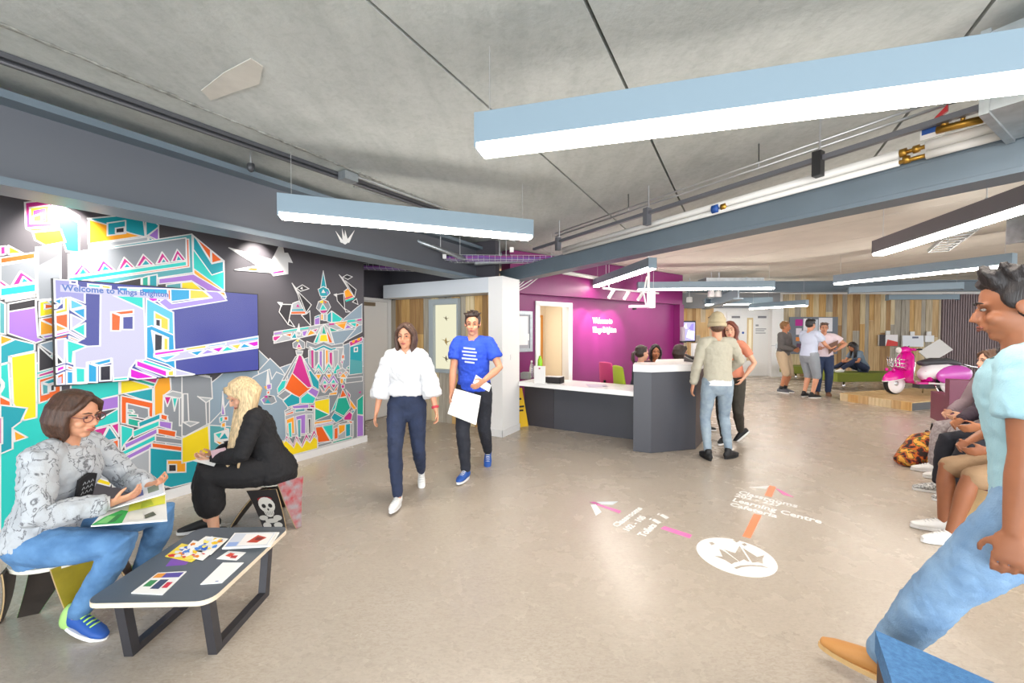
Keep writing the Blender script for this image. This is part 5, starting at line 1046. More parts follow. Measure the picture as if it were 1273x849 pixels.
# burgundy armchairs at right
M_BURG = mat('burgundy_vinyl', '6e2342', .4, bump=.1, bscale=60); M_PLUMB = mat('plum_fabric', '5a2a36', .7, bump=.2, bscale=120)
def armchair(label, loc, rz, w_=.85):
    o = thing('armchair', label, 'armchair', loc, rz, 'burgundy armchairs at right')
    B().box((0, .3, .52), (w_, .16, .62)).obj('backrest', M_BURG, o, bevel=.035); B().box((0, -.08, .32), (w_-.24, .62, .2)).obj('seat', M_PLUMB, o, bevel=.03)
    for s in (-1, 1): B().box((s*(w_/2-.07), -.06, .37), (.12, .58, .42)).obj('armrest', M_BURG, o, bevel=.03)
    for sx in (-1, 1):
        for sy in (-1, 1): B().tube([(sx*(w_/2-.1), sy*.27, 0), (sx*(w_/2-.1), sy*.27, .22)], .02, 8).obj('leg', M_BLACK, o)
    return o
armchair('burgundy armchair with its back to the scooter platform', (6.72, 5.75, 0), 2.6)
def cube_seat(label, loc, rz, m, L=.5):
    o = thing('cube_seat', label, 'stool', loc, rz, 'plywood cube seats along the right')
    for s in (-1, 1): B().box((s*(L/2-.012), 0, .2), (.024, .46, .4)).obj('side_panel', M_PLY, o, bevel=.002)
    B().box((0, 0, .385), (L-.05, .46, .024)).obj('shelf', M_PLY, o); B().box((0, 0, .43), (L, .48, .06)).obj('cushion', m, o, bevel=.015); B().box((0, .2, .2), (L-.05, .02, .35)).obj('back_panel', M_PLY, o)
    return o
cube_seat('plywood cube seat under the person in grey patterned trousers', (4.93, 4.05, 0), 1.92, M_BURG)
cube_seat('plywood cube seat under the person in navy trousers', (4.3, 3.42, 0), 1.92, M_PLUMB)
cube_seat('plywood cube seat under the bare legged person', (3.55, 2.72, 0), 1.92, M_BURG)
# blue pouf in the near corner
cp = fl(1088, 783, .42); cp.z = 0; d1 = V((.61, -.79, 0)).normalized(); d2_ = V((-.55, -.83, 0)).normalized()
po = thing('pouf', 'blue woven pouf with dark base in the near right corner', 'pouf')
M_BLUEW = mat('blue_woven_fabric', '4f83b4', .85, col2='3f6d9e', vscale=60, bump=.5, bscale=220)
def quad(d, a, c): return [cp+d1*d+d2_*d, cp+d1*(a-d)+d2_*d, cp+d1*(a-d)+d2_*(c-d), cp+d1*d+d2_*(c-d)]
B().prism([q+UP*.34 for q in quad(0, .55, .5)], (0, 0, .08)).obj('cushion', M_BLUEW, po, bevel=.012); B().prism([q+UP*.03 for q in quad(.006, .55, .5)], (0, 0, .308)).obj('base', mat('dark_brown_base', '3d2a26', .6), po, bevel=.006)
for i, j in ((.05, .05), (.5, .05), (.5, .45), (.05, .45)): B().tube([cp+d1*i+d2_*j, cp+d1*i+d2_*j+UP*.035], .02, 8).obj('foot', M_BLACK, po)
# backpack on the floor
bp_ = fl(1151, 580); bk_ = thing('backpack', 'orange and brown camouflage backpack lying on the floor by the sitters feet', 'backpack', (bp_.x+.04, bp_.y+.1, 0), rz=.3)
M_CAMO = mat('orange_camouflage', 'b5651f', .8); nt = M_CAMO.node_tree; b_ = nt.nodes['Principled BSDF']; tc = nt.nodes.new('ShaderNodeTexCoord'); nz = nt.nodes.new('ShaderNodeTexNoise'); nz.inputs['Scale'].default_value = 16; nz.inputs['Detail'].default_value = 1; nt.links.new(tc.outputs['Object'], nz.inputs[0]); rp_ = nt.nodes.new('ShaderNodeValToRGB'); rp_.color_ramp.interpolation = 'CONSTANT'
for i, (p_, h) in enumerate(((0, '2a1a16'), (.42, '7a2a1c'), (.48, 'c8661c'), (.54, '4a5a2a'), (.6, 'e0a040'))):
    e = rp_.color_ramp.elements[i] if i < 2 else rp_.color_ramp.elements.new(p_); e.position = p_; e.color = lin(h)
nt.links.new(nz.outputs[0], rp_.inputs[0]); nt.links.new(rp_.outputs[0], b_.inputs['Base Color'])
b = B(); b.tube([(-.28, 0, .065), (-.13, 0, .11), (.06, 0, .175), (.18, 0, .19)], [(.1, .06), (.14, .105), (.17, .17), (.13, .165)], 18, 'round', side=(0, 1, 0)); b.obj('bag_body', M_CAMO, bk_, smooth=True)
b = B(); b.tube([(-.16, -.06, .12), (-.08, -.1, .13), (.04, -.13, .15)], [(.07, .05), (.1, .07), (.08, .06)], 14, 'round', side=(0, 0, 1)); b.obj('front_pocket', M_CAMO, bk_, smooth=True)
B().tube([(.16, -.03, .38), (.2, -.02, .44), (.24, .02, .44), (.26, .04, .36)], .012, 8).obj('carry_loop', M_BLACK, bk_, smooth=True)
for s in (-1, 1): B().tube([(.24, s*.07, .34), (.34, s*.09, .22), (.3, s*.1, .06)], .018, 8).obj('shoulder_strap', M_BLACK, bk_, smooth=True)
# ---------------------------------------------------------------- people
TEX = {}
def clouds(sz):
    if sz not in TEX: t = bpy.data.textures.new('folds_%d' % int(sz*1000), 'CLOUDS'); t.noise_scale = sz; t.noise_depth = 2; TEX[sz] = t
    return TEX[sz]
def remesh(b, name, m, parent, vox, smooth=3, disp=0.0, dsize=.08):
    bmesh.ops.recalc_face_normals(b.bm, faces=b.bm.faces); me = bpy.data.meshes.new(name); b.bm.to_mesh(me); b.bm.free()
    o = bpy.data.objects.new(name, me); S.collection.objects.link(o)
    r = o.modifiers.new('r', 'REMESH'); r.mode = 'VOXEL'; r.voxel_size = vox; r.use_smooth_shade = True
    if smooth: k = o.modifiers.new('s', 'SMOOTH'); k.factor = .5; k.iterations = smooth
    if disp:
        k = o.modifiers.new('d', 'DISPLACE'); k.texture = clouds(dsize); k.strength = disp; k.mid_level = .28; k.texture_coords = 'LOCAL'
        k = o.modifiers.new('d2', 'DISPLACE'); k.texture = clouds(dsize*.35); k.strength = disp*.45; k.mid_level = .28; k.texture_coords = 'LOCAL'
    bpy.context.view_layer.update()
    me2 = bpy.data.meshes.new_from_object(o.evaluated_get(bpy.context.evaluated_depsgraph_get())); o.modifiers.clear(); o.data = me2; bpy.data.meshes.remove(me); me2.name = name
    me2.materials.clear(); me2.materials.append(m); o.parent = parent
    me2.polygons.foreach_set('use_smooth', [True]*len(me2.polygons)); return o
def ik(a, c, l1, l2, hint):
    d = c-a; L = d.length; mx = (l1+l2)*.998
    if L > mx: c = a+d*(mx/L); d = c-a; L = mx
    if L < abs(l1-l2)+.01: L = abs(l1-l2)+.01
    u = d.normalized(); x = (l1*l1-l2*l2+L*L)/(2*L); h = math.sqrt(max(0, l1*l1-x*x)); p = hint-u*hint.dot(u)
    if p.length < 1e-4: p = u.orthogonal()
    return a+u*x+p.normalized()*h, c
SKIN = {'fair': 'd9a588', 'light': 'cf9474', 'tan': 'b97a55', 'brown': '9a6244'}
def skin_mat(k): return mat('skin_'+k, SKIN[k], .5, sub=.12, var=.04, vscale=25)
def hair_mat(k, h): return mat('hair_'+k, h, .42, var=.35, vscale=18, stretch=(6, 6, .5), bump=.5, bscale=60)
RINGS = {'m': ((-.14, .12, .09, 0), (-.06, .155, .105, -.01), (.07, .16, .108, -.005), (.27, .147, .096, 0), (.46, .142, .094, .004), (.66, .16, .106, .008), (.82, .17, .106, .004), (.93, .128, .076, -.004), (1.0, .066, .058, -.004)),
         'f': ((-.14, .125, .09, 0), (-.06, .165, .112, -.012), (.07, .168, .114, -.008), (.28, .145, .097, 0), (.47, .122, .086, .004), (.66, .14, .108, .016), (.8, .148, .1, .01), (.93, .112, .07, -.004), (1.0, .056, .052, -.004))}
def person(label, loc, face, H=1.7, sex='f', skin='light', pose=None, hair=None, top=None, legs=None, shoes=None, vox=.008, group=None, extras=None, w=1.0, leg_k=1.0):
    P = dict(pelvis=(0, 0, None), neck=None, twist=0, head=(0, 0, 0), hoff=(0, 0, 0), handL=None, handR=None, elbL=(-.6, -.7, -.3), elbR=(.6, -.7, -.3), footL=(-.1, 0, .085), footR=(.1, 0, .085), kneeL=(-.05, 1, .1), kneeR=(.05, 1, .1),
             toeL=8, toeR=-8, ptL=0, ptR=0, curlL=.35, curlR=.35, palmL=None, palmR=None, dirL=None, dirR=None); P.update(pose or {})
    s = H/1.75; root = thing('person', label, 'person', loc, math.radians(face-90), group); sk = skin_mat(skin)
    pel = V((P['pelvis'][0], P['pelvis'][1], P['pelvis'][2] if P['pelvis'][2] is not None else .925*s*leg_k))
    neck = V(P['neck']) if P['neck'] else pel+V((0, .02, .53*s))
    sp = neck-pel; up = sp.normalized(); tw = math.radians(P['twist'])
    side0 = V((1, 0, 0)); side1 = V((math.cos(tw), math.sin(tw), 0)); side1 = (side1-up*side1.dot(up)).normalized(); fwd = up.cross(side1)*-1; fwd = side1.cross(up)*-1 if side1.cross(up).y < 0 else side1.cross(up)
    fwd = up.cross(side1); fwd = fwd if fwd.y > 0 or abs(tw) > 1 else -fwd
    rings = RINGS[sex]
    def ring_at(t):
        for a, c in zip(rings, rings[1:]):
            if t <= c[0]: k = (t-a[0])/(c[0]-a[0]); return [a[i]+k*(c[i]-a[i]) for i in range(1, 4)]
        return list(rings[-1][1:])
    def spine(t): # a gentle backward bow when bent
        lean = math.hypot(sp.x, sp.y)/max(sp.length, .01); return pel+sp*t+V((0, -.045*s, 0))*math.sin(max(0, min(1, t))*math.pi)*lean
    def torso(b, t0, t1, e=0.0, n=9, flare=0.0, cap='round'):
        pts = []; rad = []; sd = []
        for i in range(n):
            t = t0+(t1-t0)*i/(n-1); hw, hd, f = ring_at(t); sv = side0.lerp(side1, max(0, min(1, t))).normalized()
            q = e+flare*max(0, 1-(t-t0)/.4); pts.append(spine(t)+fwd*f*s); rad.append(((hw*w+q)*s, (hd*w+q)*s)); sd.append(sv)
        b.tube(pts, rad, 20, cap, side=sd)
    shw = (.175 if sex == 'm' else .152)*s*w; shC = spine(.92)
    sh = {'L': shC-side1*shw, 'R': shC+side1*shw}; hipw = .092*s; hp = {'L': pel-side0*hipw+V((0, 0, -.01)), 'R': pel+side0*hipw+V((0, 0, -.01))}
    ua, fa = .285*s, .255*s; th, shk = .435*s*leg_k, .425*s*leg_k
    el, wr, kn, an, sg = {}, {}, {}, {}, {'L': -1, 'R': 1}
    for k in 'LR':
        hnd = V(P['hand'+k]) if P['hand'+k] else sh[k]+V((sg[k]*.06, .06, -.5*s))
        el[k], wr[k] = ik(sh[k], hnd, ua, fa, V(P['elb'+k])); kn[k], an[k] = ik(hp[k], V(P['foot'+k]), th, shk, V(P['knee'+k]))
    ak = .86 if sex == 'f' else 1.0
    def arm(b, k, e=0.0, t1=2.0, cap='round', loose=0.0):
        pts = [sh[k]-(sg[k]*side1*.03*s), sh[k].lerp(el[k], .18), sh[k].lerp(el[k], .55), el[k], el[k].lerp(wr[k], .3), el[k].lerp(wr[k], .7), wr[k]]; r = [.052, .05, .045, .038, .04, .032, .025]; tt = [0, .18, .55, 1, 1.3, 1.7, 2]
        P_, R_ = [], []
        for i in range(7):
            if tt[i] <= t1+1e-6: P_.append(pts[i]); R_.append((r[i]*ak*w+e+loose*tt[i])*s)
        last = [i for i in range(7) if tt[i] <= t1+1e-6][-1]
        if last < 6 and tt[last] < t1-1e-6: q = (t1-tt[last])/(tt[last+1]-tt[last]); P_.append(pts[last].lerp(pts[last+1], q)); R_.append(((r[last]+q*(r[last+1]-r[last]))*ak*w+e+loose*t1)*s)
        b.tube(P_, R_, 12, cap)
    def leg(b, k, e=0.0, t1=2.0, cap='round', loose=0.0):
        pts = [hp[k]+V((0, 0, .03*s)), hp[k].lerp(kn[k], .25), hp[k].lerp(kn[k], .65), kn[k], kn[k].lerp(an[k], .28), kn[k].lerp(an[k], .65), an[k]]; r = [.088, .086, .07, .056, .056, .044, .036]; tt = [0, .25, .65, 1, 1.28, 1.65, 2]
        P_, R_ = [], []
        for i in range(7):
            if tt[i] <= t1+1e-6: P_.append(pts[i]); R_.append((r[i]*w+e+loose*tt[i])*s)
        last = [i for i in range(7) if tt[i] <= t1+1e-6][-1]
        if last < 6 and tt[last] < t1-1e-6: q = (t1-tt[last])/(tt[last+1]-tt[last]); P_.append(pts[last].lerp(pts[last+1], q)); R_.append(((r[last]+q*(r[last+1]-r[last]))*w+e+loose*t1)*s)
        b.tube(P_, R_, 14, cap)
    hy, hpit, hr = [math.radians(x) for x in P['head']]
    Hm = Mx.Rotation(hy+tw*.5, 3, 'Z') @ Mx.Rotation(hpit, 3, 'X') @ Mx.Rotation(hr, 3, 'Y'); hs = s*(1.0 if sex == 'm' else .98)*(1.75/H)**.45
    C = neck+up*.055*s+V((0, .02, .105*s))+V(P['hoff'])
    def hq(x, y, z): return C + Hm @ V((x, y, z))*hs
    # body: one continuous surface
    b = B(); torso(b, -.1, 1.0)
    b.tube([neck-up*.05*s, neck+up*.02*s, C+Hm @ V((0, -.012, -.05))*hs], [.062*s*ak, .054*s*ak, .056*s*ak], 14, 'round')
    for k in 'LR':
        b.tube([neck-up*.03*s, sh[k].lerp(neck, .35)+up*.012*s, sh[k]], [.05*s, .048*s, .05*s*ak], 12, 'round'); arm(b, k); leg(b, k)
        d = V(P['dir'+k]).normalized() if P['dir'+k] else (wr[k]-el[k]).normalized(); pn = V(P['palm'+k]) if P['palm'+k] else V((-sg[k], 0, 0)); pn = (pn-d*pn.dot(d)); pn = pn.normalized() if pn.length > .01 else d.orthogonal().normalized()
        cr = d.cross(pn); sdv = cr if cr.dot(V((0, 1, .3))) > 0 else -cr; hk = s*(.92 if sex == 'f' else 1.02); b.tube([wr[k], wr[k]+d*.03*hk, wr[k]+d*.09*hk], [(.026*hk, .02*hk), (.036*hk, .017*hk), (.041*hk, .013*hk)], 12, 'round', side=sdv)
        cu = P['curl'+k]
        for f, (off, ln, r) in enumerate(((.031, .068, .0085), (.0105, .076, .0087), (-.0105, .07, .0084), (-.031, .054, .0076))):
            p = wr[k]+d*.088*hk+sdv*off*hk; q = (d+sdv*off*2.2).normalized(); pts = [p-d*.015*hk, p]; ang = 0
            for j, fr in enumerate((.45, .32, .25)):
                ang += cu*(1+.12*f)*(.8 if j == 0 else 1); pts.append(pts[-1]+(q*math.cos(ang)+pn*math.sin(ang))*ln*fr*hk)
            b.tube(pts, [r*hk, r*hk, r*.97*hk, r*.9*hk, r*.78*hk], 8, 'round')
        p = wr[k]+d*.03*hk+sdv*.026*hk; t1_ = p+(d*.6+sdv*.75+pn*.25).normalized()*.035*hk; t2_ = t1_+(d*.85+sdv*.4+pn*(.3+cu*.4)).normalized()*.028*hk; b.tube([p-d*.01*hk, p, t1_, t2_, t2_+(d*.9+pn*(.3+cu*.5)).normalized()*.022*hk], [.013*hk, .012*hk, .0105*hk, .0095*hk, .0075*hk], 8, 'round')
    b.ell(hq(0, -.012, .035), [x*hs for x in (.074, .092, .083)], Hm, 3); b.ell(hq(0, .02, -.042), [x*hs for x in (.058, .064, .07)], Hm, 3); b.ell(hq(0, .056, -.095), [x*hs for x in (.026, .022, .02)], Hm)
    b.tube([hq(0, .078, .016), hq(0, .094, -.008), hq(0, .106, -.03), hq(0, .09, -.036)], [.008*hs, .009*hs, .0125*hs, .01*hs], 8, 'round')
    for sx in (-1, 1):
        b.ell(hq(sx*.034, .058, -.03), [x*hs for x in (.026, .024, .024)], Hm); b.ell(hq(sx*.076, -.008, -.005), [x*hs for x in (.01, .021, .031)], Hm @ Mx.Rotation(sx*-.25, 3, 'Z')); b.ell(hq(sx*.028, .076, .024), [x*hs for x in (.026, .01, .008)], Hm)
        b.tube([hq(sx*.005, .087, -.036), hq(sx*.013, .085, -.036)], [.007*hs, .006*hs], 6, 'round')
    for q in ((0, .082, -.06), ): b.ell(hq(*q), [x*hs for x in (.026, .013, .014)], Hm)
    remesh(b, 'body', sk, root, vox, 2)
    for sx in (-1, 1):
        e = B(); e.use(mat('eye_white', '8d847d', .5)).ell(hq(sx*.03, .0765, .0045), [x*hs for x in (.0135, .0075, .0056)], Hm); e.use(mat('eye_iris', '2b1d16', .2)).ell(hq(sx*.03, .0815, .0045), [x*hs for x in (.0066, .004, .0056)], Hm); e.obj('eye', None, root, smooth=True)
        e = B(); e.tube([hq(sx*.014, .0885, .027), hq(sx*.031, .088, .033), hq(sx*.047, .076, .027)], [.0035*hs, .0042*hs, .002*hs], 6, 'round'); e.obj('eyebrow', hair[1] if hair else sk, root, smooth=True)
    e = B(); e.tube([hq(-.022, .088, -.06), hq(-.008, .0955, -.0575), hq(.008, .0955, -.0575), hq(.022, .088, -.06)], [.003*hs, .005*hs, .005*hs, .003*hs], 8, 'round'); e.tube([hq(-.019, .088, -.062), hq(0, .096, -.068), hq(.019, .088, -.062)], [.003*hs, .006*hs, .003*hs], 8, 'round'); e.obj('mouth', mat('lips_'+skin, {'fair': 'b9645c', 'light': 'a95a50', 'tan': '96503f', 'brown': '7d4234'}[skin], .4), root, smooth=True)
    # hair
    if hair:
        kind, hm_ = hair[0], hair[1]; L = hair[2] if len(hair) > 2 else .3; b = B(); rnd = random.Random(hash(label) % 1000 if False else len(label)*7)
        b.ell(hq(0, -.032, .045), [x*hs for x in (.084, .101, .09)], Hm, 3); b.ell(hq(0, -.045, .0), [x*hs for x in (.078, .078, .075)], Hm, 3)
        if kind in ('short', 'spiky'):
            b.ell(hq(.008, .03, .098), [x*hs for x in (.062, .05, .03)], Hm)
            for i in range(26 if kind == 'spiky' else 16):
                a = rnd.uniform(-1.2, 1.2); y = rnd.uniform(-.08, .06); x = math.sin(a)*.062; z = .065+math.cos(a)*.052; ln = .05 if kind == 'spiky' else .026
                b.tube([hq(x, y, z), hq(x*1.25+rnd.uniform(-.01, .01), y+.01, z+ln*.7), hq(x*1.4+rnd.uniform(-.015, .015), y+rnd.uniform(.0, .03), z+ln)], [.018*hs, .013*hs, .005*hs], 6, 'round')
            for sx in (-1, 1): b.ell(hq(sx*.07, .005, .03), [x*hs for x in (.012, .03, .04)], Hm)
        elif kind in ('long', 'bob'):
            n = 17
            for i in range(n):
                a = -2.05+4.1*i/(n-1); fx, fy = math.sin(a), -math.cos(a); p0 = hq(fx*.045, -.02+fy*.055, .105); p1 = hq(fx*.086, -.02+fy*.098, .035); p2 = hq(fx*.092, -.022+fy*.1, -.035); ll = L*rnd.uniform(.86, 1.06)
                fr = hair[3] if len(hair) > 3 else (0, 0); dn = V((fr[0], fr[1], -1)).normalized(); jit = lambda q: V((rnd.uniform(-q, q), rnd.uniform(-q, q), 0))
                inw = (C-p2); inw.z = 0; inw = inw.normalized()*.012 if inw.length > .01 else V((0, 0, 0)); r = .02*hs*(hair[4] if len(hair) > 4 else 1)
                b.tube([p0, p1, p2, p2+dn*ll*.35+inw+jit(.006), p2+dn*ll*.7+inw*1.4+jit(.012), p2+dn*ll+inw*1.8+jit(.016)], [r*.9, r, r*1.08, r*1.05, r*.9, r*.35], 7, 'round')
            for sx in (-1, 1): b.tube([hq(sx*.01, .055, .104), hq(sx*.045, .066, .075), hq(sx*.075, .04, .02)], [.016*hs, .016*hs, .014*hs], 7, 'round')
        elif kind in ('pony', 'bun'):
            b.ell(hq(0, .02, .092), [x*hs for x in (.06, .05, .03)], Hm)
            if kind == 'bun': b.ell(hq(0, -.13, .05), [x*hs for x in (.045, .04, .042)], Hm)
            p = hq(0, -.12, .02)
            for i in range(5): b.tube([p, p+V((.012*(i-2), -.04, -.03)), p+V((.016*(i-2), -.045, -.12)), p+V((.013*(i-2), -.03, -L*.9))], [.018, .02, .018, .005], 7, 'round')
        remesh(b, 'hair', hm_, root, max(.0055, vox*.9), 1)
    # clothes
    tt0 = None
    if top:
        kind = top.get('sleeve', 'long'); e = top.get('e', .014); b = B(); hem = top.get('hem', -.02); torso(b, hem, top.get('neck', .955), e, 11, top.get('flare', 0), cap=True)
        sl = {'long': 1.9, 'three': 1.45, 'short': .6, 'none': .05}[kind]
        for k in 'LR':
            if kind != 'none': b.tube([neck-up*.05*s, sh[k].lerp(neck, .4)-up*.005*s, sh[k]-side1*sg[k]*.01], [(.052+e*.6)*s, (.05+e*.7)*s, (.052*ak+e)*s], 12, 'round'); arm(b, k, e*.8+.003, sl, True, top.get('loose', 0))
            else: b.tube([sh[k].lerp(neck, .55)-up*.06*s, sh[k].lerp(neck, .45)+up*.03*s, sh[k].lerp(neck, .45)+up*.02*s-fwd*.05*s, sh[k].lerp(neck, .5)-up*.08*s-fwd*.06*s], .03*s, 8, 'round')
        remesh(b, top.get('name', 'top'), top['m'], root, max(.007, vox*1.1), 3, top.get('disp', .012), top.get('dsize', .07))
        if kind == 'long' and top.get('cuff', True):
            for k in 'LR': a = wr[k].lerp(el[k], .16); B().tube([a, wr[k].lerp(el[k], .03)], [(.036*ak+e*.5)*s, (.03*ak+e*.4)*s], 12).obj('cuff', top.get('cm', top['m']), root, smooth=True)
        if 'under' in top:      # a second garment showing at the hem
            b = B(); torso(b, top['under'][1], hem+.03, .018, 5, cap=True); remesh(b, 'undershirt', top['under'][0], root, max(.008, vox*1.1), 2, .006)
    if legs:
        e = legs.get('e', .008); b = B(); torso(b, -.13, legs.get('waist', .3), max(.004, e*.7), 7); t1 = {'long': 1.93, 'shorts': .92, 'crop': 1.55, 'bermuda': 1.05}[legs.get('len', 'long')]
        for k in 'LR': leg(b, k, e, t1, 'round', legs.get('loose', 0))
        b.ell(pel+V((0, -.0, -.06*s)), (.12*s, .1*s, .08*s)); remesh(b, legs.get('name', 'trousers'), legs['m'], root, max(.007, vox*1.1), 3, legs.get('disp', .012), .06)
        if legs.get('belt'): b = B(); t = legs.get('waist', .3); q = e; b2 = B(); torso(b2, t-.05, t+.0, .012, 3, cap=True); b2.obj('belt', legs['belt'], root, smooth=True)
    if shoes:
        for k in 'LR':
            yw = math.radians(P['toe'+k]); fx = V((math.sin(-yw), math.cos(yw), 0)); pt = math.radians(P['pt'+k]); f = (fx*math.cos(pt)+V((0, 0, math.sin(pt)))).normalized(); sx = V((fx.y, -fx.x, 0)); u = sx.cross(f); u = u if u.z > 0 else -u
            Rm = Mx((sx, f, u)).transposed(); A = an[k]; q = lambda x, y, z: A + Rm @ V((x, y, z-.085))*s; b = B(); fs = s*(.93 if sex == 'f' else 1.03)
            b.tube([q(0, -.065, .045), q(0, -.03, .05), q(0, .03, .052), q(0, .09, .042), q(0, .15, .034), q(0, .185, .03)], [(.028*fs, .04*fs), (.036*fs, .045*fs), (.038*fs, .044*fs), (.044*fs, .036*fs), (.042*fs, .026*fs), (.028*fs, .018*fs)], 14, 'round', side=sx)
            if shoes.get('high', True): b.tube([q(0, -.01, .06), q(0, -.014, .1)], [.042*fs, .041*fs], 12, 'round')
            so = remesh(b, 'shoe', shoes['m'], root, .0075, 2)
            b = B(); ring = []
            for i in range(20):
                a = 2*math.pi*i/20; yy = .06+.145*math.cos(a); ww = .041*(1+.12*math.cos(a))*math.sin(a); ring.append(q(ww*fs/s, yy, .0))
            b.prism(ring, u*.022*s); b.obj('sole', shoes.get('sole', M_WHITE), so, bevel=.004)
            if 'heel' in shoes: b = B(); b.tube([q(0, -.045, .03), q(0, -.038, .06), q(0, -.03, .095)], [(.042*fs, .052*fs), (.044*fs, .052*fs), (.043*fs, .046*fs)], 14, 'round', side=sx); b.obj('heel_counter', shoes['heel'], so, smooth=True)
            if 'lace' in shoes:
                b = B()
                for j in range(4): b.tube([q(-.022, .05+.022*j, .088-.008*j), q(.0, .052+.022*j, .096-.009*j), q(.022, .05+.022*j, .088-.008*j)], .0042*s, 6)
                b.obj('laces', shoes['lace'], so, smooth=True)
            if shoes.get('sock'): B().tube([A.lerp(kn[k], .02), A.lerp(kn[k], shoes.get('sock_h', .14))], [.043*s, .046*s], 12).obj('sock', shoes['sock'], root, smooth=True)
    R = dict(root=root, s=s, C=C, Hm=Hm, hs=hs, hq=hq, wr=wr, el=el, sh=sh, an=an, kn=kn, pel=pel, neck=neck, spine=spine, fwd=fwd, up=up, side=side1)
    if extras: extras(R)
    return R
def in_world(R, p):     # local to world
    o = R['root']; return Mx.Translation(o.location) @ o.rotation_euler.to_matrix().to_4x4() @ V(p)
def cloth(name, h, **k): return mat('cloth_'+name, h, k.pop('rough', .85), bump=k.pop('bump', .25), bscale=k.pop('bscale', 180), **k)
H_BROWN, H_DARK, H_BLOND, H_RED, H_MID = hair_mat('brown', '4a3124'), hair_mat('dark', '211a1a'), hair_mat('blond', 'd2b68c'), hair_mat('auburn', '6e3526'), hair_mat('midbrown', '5a4030')
C_DENIM = cloth('blue_denim', '5f8ab6', col2='4a739f', vscale=11); C_NAVY = cloth('navy_denim', '26304a', var=.2, vscale=10); C_BLACK = cloth('black_jersey', '19181b'); C_WHITE = cloth('white_cotton', 'e8e8ea'); C_GREYB = cloth('pale_grey_denim', '98a7b2', col2='7f90a0', vscale=12)
S_WHITE = mat('shoe_white', 'e4e3e0', .6); S_BLACK = mat('shoe_black', '1b1b1d', .6); S_BLUE = mat('shoe_blue', '1d4f9e', .6); S_TAN = mat('shoe_tan', 'c58a4a', .55); S_BROWN = mat('shoe_brown', '7a5233', .5)

# --- woman in the grey printed sweatshirt on the left stool
M_SWEAT = cloth('grey_print_sweatshirt', 'b9bcbf'); nt = M_SWEAT.node_tree; b_ = nt.nodes['Principled BSDF']; tc = nt.nodes.new('ShaderNodeTexCoord'); mp = nt.nodes.new('ShaderNodeMapping'); mp.inputs['Scale'].default_value = (1, 1, .6); nt.links.new(tc.outputs['Object'], mp.inputs[0])
nz = nt.nodes.new('ShaderNodeTexNoise'); nz.inputs['Scale'].default_value = 13; nz.inputs['Detail'].default_value = 9; nz.inputs['Distortion'].default_value = 1.2; nt.links.new(mp.outputs[0], nz.inputs[0])
rp_ = nt.nodes.new('ShaderNodeValToRGB'); nt.links.new(nz.outputs[0], rp_.inputs[0])
for i, (p_, h) in enumerate(((.474, 'b4b7bb'), (.492, '75767a'), (.5, '5c5d61'), (.516, 'aeb1b5'))):
    e = rp_.color_ramp.elements[i] if i < 2 else rp_.color_ramp.elements.new(p_); e.position = p_; e.color = lin(h)
nt.links.new(rp_.outputs[0], b_.inputs['Base Color'])
def ex_grey(R):
    ro = R['root']; hq = R['hq']
    g = B(); m = mat('glasses_frame', '6a3436', .35)
    for sx in (-1, 1):
        c = [hq(sx*.033+.024*math.cos(a), .101-abs(.033+.0*a)*.12, .003+.019*math.sin(a)) for a in [i*math.pi/8 for i in range(16)]]; g.tube(c, .0022, 6, closed=True); g.tube([hq(sx*.057, .096, .008), hq(sx*.078, .05, .012), hq(sx*.08, -.01, .008)], .002, 6)
    g.tube([hq(-.01, .103, .006), hq(.01, .103, .006)], .002, 6); g.obj('glasses', m, ro, smooth=True)
    c = R['spine'](.62)+R['fwd']*.156*R['s']+R['side']*.035; up, sd, f = R['up'], R['side'], R['fwd']; b = B()
    b.prism([c+sd*x+up*z for x, z in ((-.045, -.055), (.045, -.06), (.05, .05), (.0, .072), (-.045, .055))], f*.014); o = b.obj('chest_patch', mat('black_patch', '151417', .7), ro, bevel=.003)
    for i, t in enumerate(('LOVE', 'IS', 'ALL')): pass
    b = B()
    for zz in (-.03, -.005, .02):
        for k in range(3): b.tube([c+f*.0155+sd*(-.03+.022*k)+up*zz, c+f*.0155+sd*(-.022+.022*k)+up*(zz+.014), c+f*.0155+sd*(-.014+.022*k)+up*zz], .0014, 5)
    b.obj('patch_stitching', mat('patch_thread', '9a9a9c', .8), ro)
person('woman in a grey printed sweatshirt and glasses reading a magazine on a stool', (-2.36, 2.02, 0), 8, 1.64, 'f', 'light',
       dict(pelvis=(0, 0, .455), neck=(0, .1, .93), head=(-8, -12, 0), hoff=(0, .015, 0), handL=(-.1, .40, .66), handR=(.1, .37, .655), elbL=(-.7, -.5, -.5), elbR=(.7, -.5, -.5), footR=(.09, .2, .105), footL=(-.26, .24, .105), toeR=-18, toeL=5, ptR=-12, ptL=0, curlL=.5, curlR=.45, dirR=(-.25, .9, .25), dirL=(.3, .9, .2), palmR=(-.5, -.1, .8), palmL=(.5, 0, .8), kneeR=(.1, 1, .3), kneeL=(-.1, 1, .3)),
       ('bob', H_BROWN, .085, (0, -.25)), dict(m=M_SWEAT, cm=cloth('pale_grey_rib', 'c3c6c9'), e=.024, hem=.02, disp=.026, neck=.97), dict(m=C_DENIM, e=.01), dict(m=S_BLUE, heel=mat('lime_heel', 'a5cf7a', .6), lace=mat('lime_laces', 'a9d86a', .6), sock=mat('pink_sock', 'd58a94', .8), sock_h=.1), vox=.0055, extras=ex_grey, leg_k=1.08)
